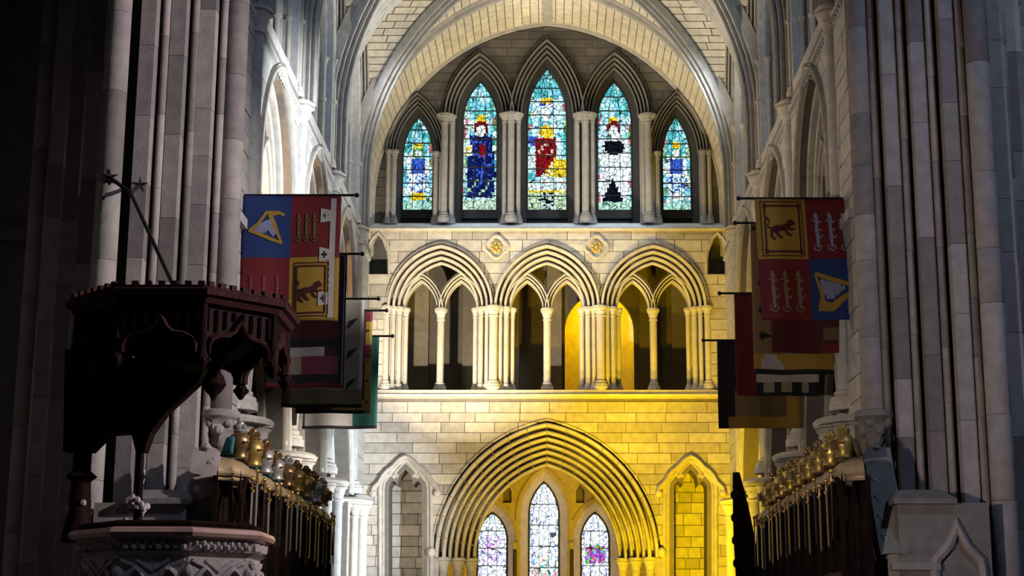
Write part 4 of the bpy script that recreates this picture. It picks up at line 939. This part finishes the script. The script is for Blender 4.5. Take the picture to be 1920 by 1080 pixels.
# ---- stone screens with gables at the feet of the crossing piers
for s, side in ((-1, 'left'), (1, 'right')):
    T = thing('stone_screen', 'grey stone screen block with crocketed gable at the %s crossing pier' % side, 'screen', (s * 4.4, 19, 0))
    X = lambda a, b: tuple(sorted((s * a, s * b)))
    x0, x1 = X(4.06, 5.1); MB().box((x0, 18.35, 0), (x1, 19.8, 3.26)).build('block', ST_PIER, T)
    x0, x1 = X(4.0, 4.72); q = MB(); q.box((x0, 18.25, 3.24), (x1, 19.0, 3.30))
    q.add([(s * 4.0, 18.25, 3.30), (s * 4.72, 18.25, 3.30), (s * 4.72, 19.0, 3.30), (s * 4.0, 19.0, 3.30), (s * 4.12, 18.5, 3.42), (s * 4.6, 18.5, 3.42), (s * 4.6, 19, 3.42), (s * 4.12, 19, 3.42)], [(0, 1, 5, 4), (1, 2, 6, 5), (2, 3, 7, 6), (3, 0, 4, 7), (4, 5, 6, 7)]); q.build('ledge', ST_PIER, T)
    Mg = lambda u, v, d: (s * (4.06 + d), u, v)
    ga = Arch(19.08, 0.6, 2.45, .42, .55)
    wall_holes(Mg, [(18.4, 0), (19.76, 0), (19.76, 2.72), (19.08, 3.86), (18.4, 2.72)], [ga.path(.0)], -.12, .0).build('gable', ST_PIER, T)
    sweep_arch(MB(), Mg, ga, [(.10, -.12), (.09, -.18), (.04, -.2), (.0, -.14), (-.03, -.05)], 8).build('arch_moulding', ST_PIER, T, True)
    poly_sweep(Mg, [(18.36, 2.66), (19.08, 3.88), (19.8, 2.66)], [(-.06, -.12), (-.05, -.20), (.02, -.22), (.05, -.14), (.05, .1)]).build('coping', ST_PIER, T, True, 30)
    for k in range(5):
        f = .12 + k * .19
        for u in (18.36 + .72 * f, 19.8 - .72 * f):
            q = MB(); z = 2.66 + 1.22 * f; q.ball((s * 3.93, u, z + .04), .05, 6, 5); q.ball((s * 3.90, u + .02, z + .08), .035, 6, 4); q.build('crocket', ST_PIER, T, True)
    MB().lathe([(.05, 3.84), (.03, 3.92), (.06, 3.97), (.02, 4.03)], (s * 4.0, 19.08, 0), 8).build('finial', ST_PIER, T, True)
    x0, x1 = X(3.95, 4.5); MB().box((x0, 18.27, 2.50), (x1, 18.4, 2.58)).build('string_course', ST_PIER, T)
    cxn = s * 4.72; half_ = [(-.24, 1.6), (-.24, 2.48), (-.22, 2.6), (-.14, 2.68), (-.07, 2.76), (0, 2.92)]
    pth = [(cxn + x, z) for x, z in half_] + [(cxn - x, z) for x, z in half_[-2::-1]]
    poly_sweep(lambda u, v, d: (u, 18.35 + d, v), pth, [(-.02, .01), (-.01, -.06), (.04, -.09), (.08, -.05), (.09, .01)]).build('ogee_moulding', ST_PIER, T, True)

# ---- pulpit
PX, PY_ = -3.62, 16.0
def octp(r, z): c = r / math.cos(PI / 8); return [(PX + c * math.cos(PI / 8 + PI / 4 * k), PY_ + c * math.sin(PI / 8 + PI / 4 * k), z) for k in range(8)]
def octl(prof, name, mat, parent, smooth=False):
    q = MB(); k = 1 / math.cos(PI / 8); q.lathe([(r * k, z) for r, z in prof], (PX, PY_, 0), 8, True, rot=PI / 8); return q.build(name, mat, parent)
pul = thing('pulpit', 'octagonal carved stone pulpit with pink marble rim', 'pulpit', (PX, PY_, 0))
octl([(.55, 0), (.55, .3), (.35, .4), (.35, 1.2), (.5, 1.4), (.78, 1.62)], 'stem', ST_PULP, pul)
octl([(.78, 1.60), (.80, 1.66), (.80, 2.50), (.86, 2.54)], 'body', ST_PULP, pul)
octl([(.80, 2.54), (.83, 2.58), (.86, 2.66)], 'frieze', ST_PULP, pul)
octl([(.86, 2.655), (.92, 2.675), (.94, 2.71), (.92, 2.75), (.86, 2.765)], 'rim', ST_PMARB, pul)
octl([(.84, 2.76), (.86, 2.80), (.80, 2.83)], 'book_rest', WOOD, pul)
rnd = random.Random(3)
for k in range(8):
    an = PI / 4 * k; n = Vector((math.cos(an), math.sin(an), 0)); t = Vector((-n.y, n.x, 0))
    if n.y > .5: continue
    def Mp(u, v, d, n=n, t=t): q = Vector((PX, PY_, 0)) + n * (.80 - d) + t * u; return (q.x, q.y, v)
    for sg in (-1, 1):
        A = Arch(sg * .155, 1.7, 2.16, .10, .19); sweep_arch(MB(), Mp, A, [(.05, .02), (.05, -.03), (.02, -.05), (.0, -.02), (.0, .03)], 8).build('panel_arch', ST_PULP, pul, True)
    q = MB()
    for j in range(16):
        u = -.29 + .58 * j / 15; q.ball(Mp(u, 2.60 + .018 * (-1) ** j, -.05), .028 * rnd.uniform(.8, 1.3), 6, 4)
    q.build('carved_foliage', ST_PULP, pul, True)
    q = MB(); strokes(q, Mp, [([(-.3, 2.46), (-.15, 2.40), (0, 2.28), (.15, 2.40), (.3, 2.46)], .03), ([(-.15, 2.46), (0, 2.36), (.15, 2.46)], .025), ([(0, 1.9), (.06, 2.05), (0, 2.2), (-.06, 2.05), (0, 1.9)], .025)], -.0, .03); q.build('tracery', ST_PULP, pul)
    co = Vector((PX, PY_, 0)) + n * .80 + t * .331
    q = MB(); q.lathe([(.06, 1.75), (.08, 1.9), (.06, 2.1), (.075, 2.2), (.045, 2.27), (.03, 2.29)], (co.x, co.y, 0), 9); q.ball((co.x, co.y, 2.34), .05, 8, 6, (1, 1, 1.25)); q.build('statuette', ST_PULP, pul, True)

can = thing('pulpit_canopy', 'dark carved oak canopy hanging over the pulpit', 'canopy', (PX, PY_, 4.3))
octl([(.98, 4.86), (1.02, 4.88), (1.05, 4.93), (1.09, 4.95), (1.10, 5.0), (1.06, 5.02), (1.04, 5.05), (.5, 5.15)], 'cornice', WOODR, can)
octl([(.72, 4.68), (.94, 4.86), (.98, 4.88)], 'soffit', WOOD, can)
octl([(.20, 4.42), (.45, 4.50), (.72, 4.70)], 'soffit_bell', WOOD, can)
for k in range(8):
    an = PI / 4 * k; n = Vector((math.cos(an), math.sin(an), 0)); t = Vector((-n.y, n.x, 0))
    def Mk(u, v, d, n=n, t=t): q = Vector((PX, PY_, 0)) + n * (.98 - d) + t * u; return (q.x, q.y, v)
    og = [(-.33, 4.40), (-.33, 4.47), (-.30, 4.53), (-.22, 4.57), (-.12, 4.58), (-.05, 4.63), (0, 4.72)]; pth = og + [(-x, z) for x, z in og[-2::-1]]
    wall_holes(Mk, [(-.40, 4.40), (-.335, 4.40)] + pth[1:-1] + [(.335, 4.40), (.40, 4.40), (.40, 4.88), (-.40, 4.88)], [], 0.02, .06).build('side_panel', WOOD, can)
    poly_sweep(Mk, pth, [(-.01, .02), (.0, -.03), (.02, -.045), (.04, -.02), (.045, .02)]).build('ogee_moulding', WOODR, can, True)
    for j in range(8):
        u = -.35 + .1 * j; z0 = 4.62 if abs(u) > .2 else (4.66 if abs(u) > .08 else 4.76)
        MB().box(*[tuple(f(a, b) for a, b in zip(Mk(u - .014, z0, -.02), Mk(u + .014, 4.84, .01))) for f in (min, max)]).build('baluster', WOODR, can) if abs(n.x) < .1 or abs(n.y) < .1 else MB().tube([Mk(u, z0, 0), Mk(u, 4.84, 0)], .016, 4).build('baluster', WOODR, can)
    for j in range(7):
        u = -.38 + .127 * j; m = MB(); m.hexa([Mk(u - .03, 5.03, -.08), Mk(u + .03, 5.03, -.08), Mk(u + .03, 5.085, -.08), Mk(u - .03, 5.085, -.08), Mk(u - .03, 5.03, -.03), Mk(u + .03, 5.03, -.03), Mk(u + .03, 5.085, -.03), Mk(u - .03, 5.085, -.03)]); m.build('cresting', WOODR, can)
    co = Vector((PX, PY_, 0)) + n * .98 + t * .406
    q = MB(); q.lathe([(.03, 4.9), (.035, 4.6), (.05, 4.55), (.03, 4.5), (.035, 4.42), (.065, 4.36), (.07, 4.31), (.04, 4.27), (.02, 4.24)], (co.x, co.y, 0), 8)
    for j in range(5): q.ball((co.x + .06 * math.cos(j * 1.26), co.y + .06 * math.sin(j * 1.26), 4.33), .03, 6, 4)
    q.build('pendant', WOOD, can, True)
q = MB(); q.lathe([(.10, 4.46), (.06, 4.40), (.10, 4.34), (.13, 4.26), (.09, 4.20), (.04, 4.15), (.02, 4.10)], (PX + .3, PY_ + .1, 0), 10, mod=lambda k, a: .015 * math.sin(5 * a)); q.build('centre_pendant', WOOD, can, True)
# back standard: curved bracket and two posts down to the pulpit
q = MB(); prof = [(-5.05, 4.75), (-3.55, 4.55), (-3.62, 4.40), (-3.78, 4.24), (-3.95, 4.08), (-4.10, 3.86), (-4.16, 3.66), (-4.24, 3.66), (-4.30, 3.86), (-4.55, 3.84), (-4.72, 3.66), (-5.0, 3.66)]
q.add([(x, 16.72, z) for x, z in prof] + [(x, 16.95, z) for x, z in prof], [tuple(range(len(prof)))[::-1], tuple(range(len(prof), 2 * len(prof)))] + [(i, (i + 1) % len(prof), len(prof) + (i + 1) % len(prof), len(prof) + i) for i in range(len(prof))]); q.build('bracket', WOOD, can)
for px, r, zb in ((262, .045, 3.0), (152, .13, 3.0)):
    p = P(px, 900, 16.83); po = MB().lathe([(r * 1.4, 2.72), (r, zb), (r * .8, zb + .35), (r * 1.3, zb + .4), (r * .75, zb + .46), (r * .75, 3.68)], (p.x, p.y, 0), 10).build('post', WOOD, can, True)
    q = MB()
    for j in range(26): q.ball((p.x + rnd.uniform(-.10, .10), p.y + rnd.uniform(-.1, .06), zb + rnd.uniform(0, .19)), rnd.uniform(.018, .04), 6, 4)
    q.build('carved_capital', plain('carved_grey', (.42, .38, .42), .3), po, True)
# tie rod from the pier to the canopy
rod = thing('tie_rod', 'black iron tie rod from left pier down to pulpit canopy', 'rod', (-3.9, 16.4, 5.1))
J = P(245, 362, 18.2); A0 = P(205, 332, 18.62); B0 = P(262, 347, 18.75); C0 = P(327, 540, 16.3)
MB().tube([J, C0], .022, 8).build('rod', IRON, rod, True); MB().tube([A0, J], .026, 8).build('arm', IRON, rod, True); MB().tube([B0, J], .026, 8).build('arm', IRON, rod, True)
for q_ in (A0, B0):
    m = MB()
    for k in range(5): an = 2 * PI * k / 5 + .3; m.add([(q_.x, q_.y - .03, q_.z), (q_.x + .05 * math.cos(an - .4), q_.y, q_.z + .05 * math.sin(an - .4)), (q_.x + .12 * math.cos(an), q_.y, q_.z + .12 * math.sin(an)), (q_.x + .05 * math.cos(an + .4), q_.y, q_.z + .05 * math.sin(an + .4)), (q_.x, q_.y + .06, q_.z)], [(0, 1, 2), (0, 2, 3), (4, 2, 1), (4, 3, 2)])
    m.build('wall_plate', IRON, rod)
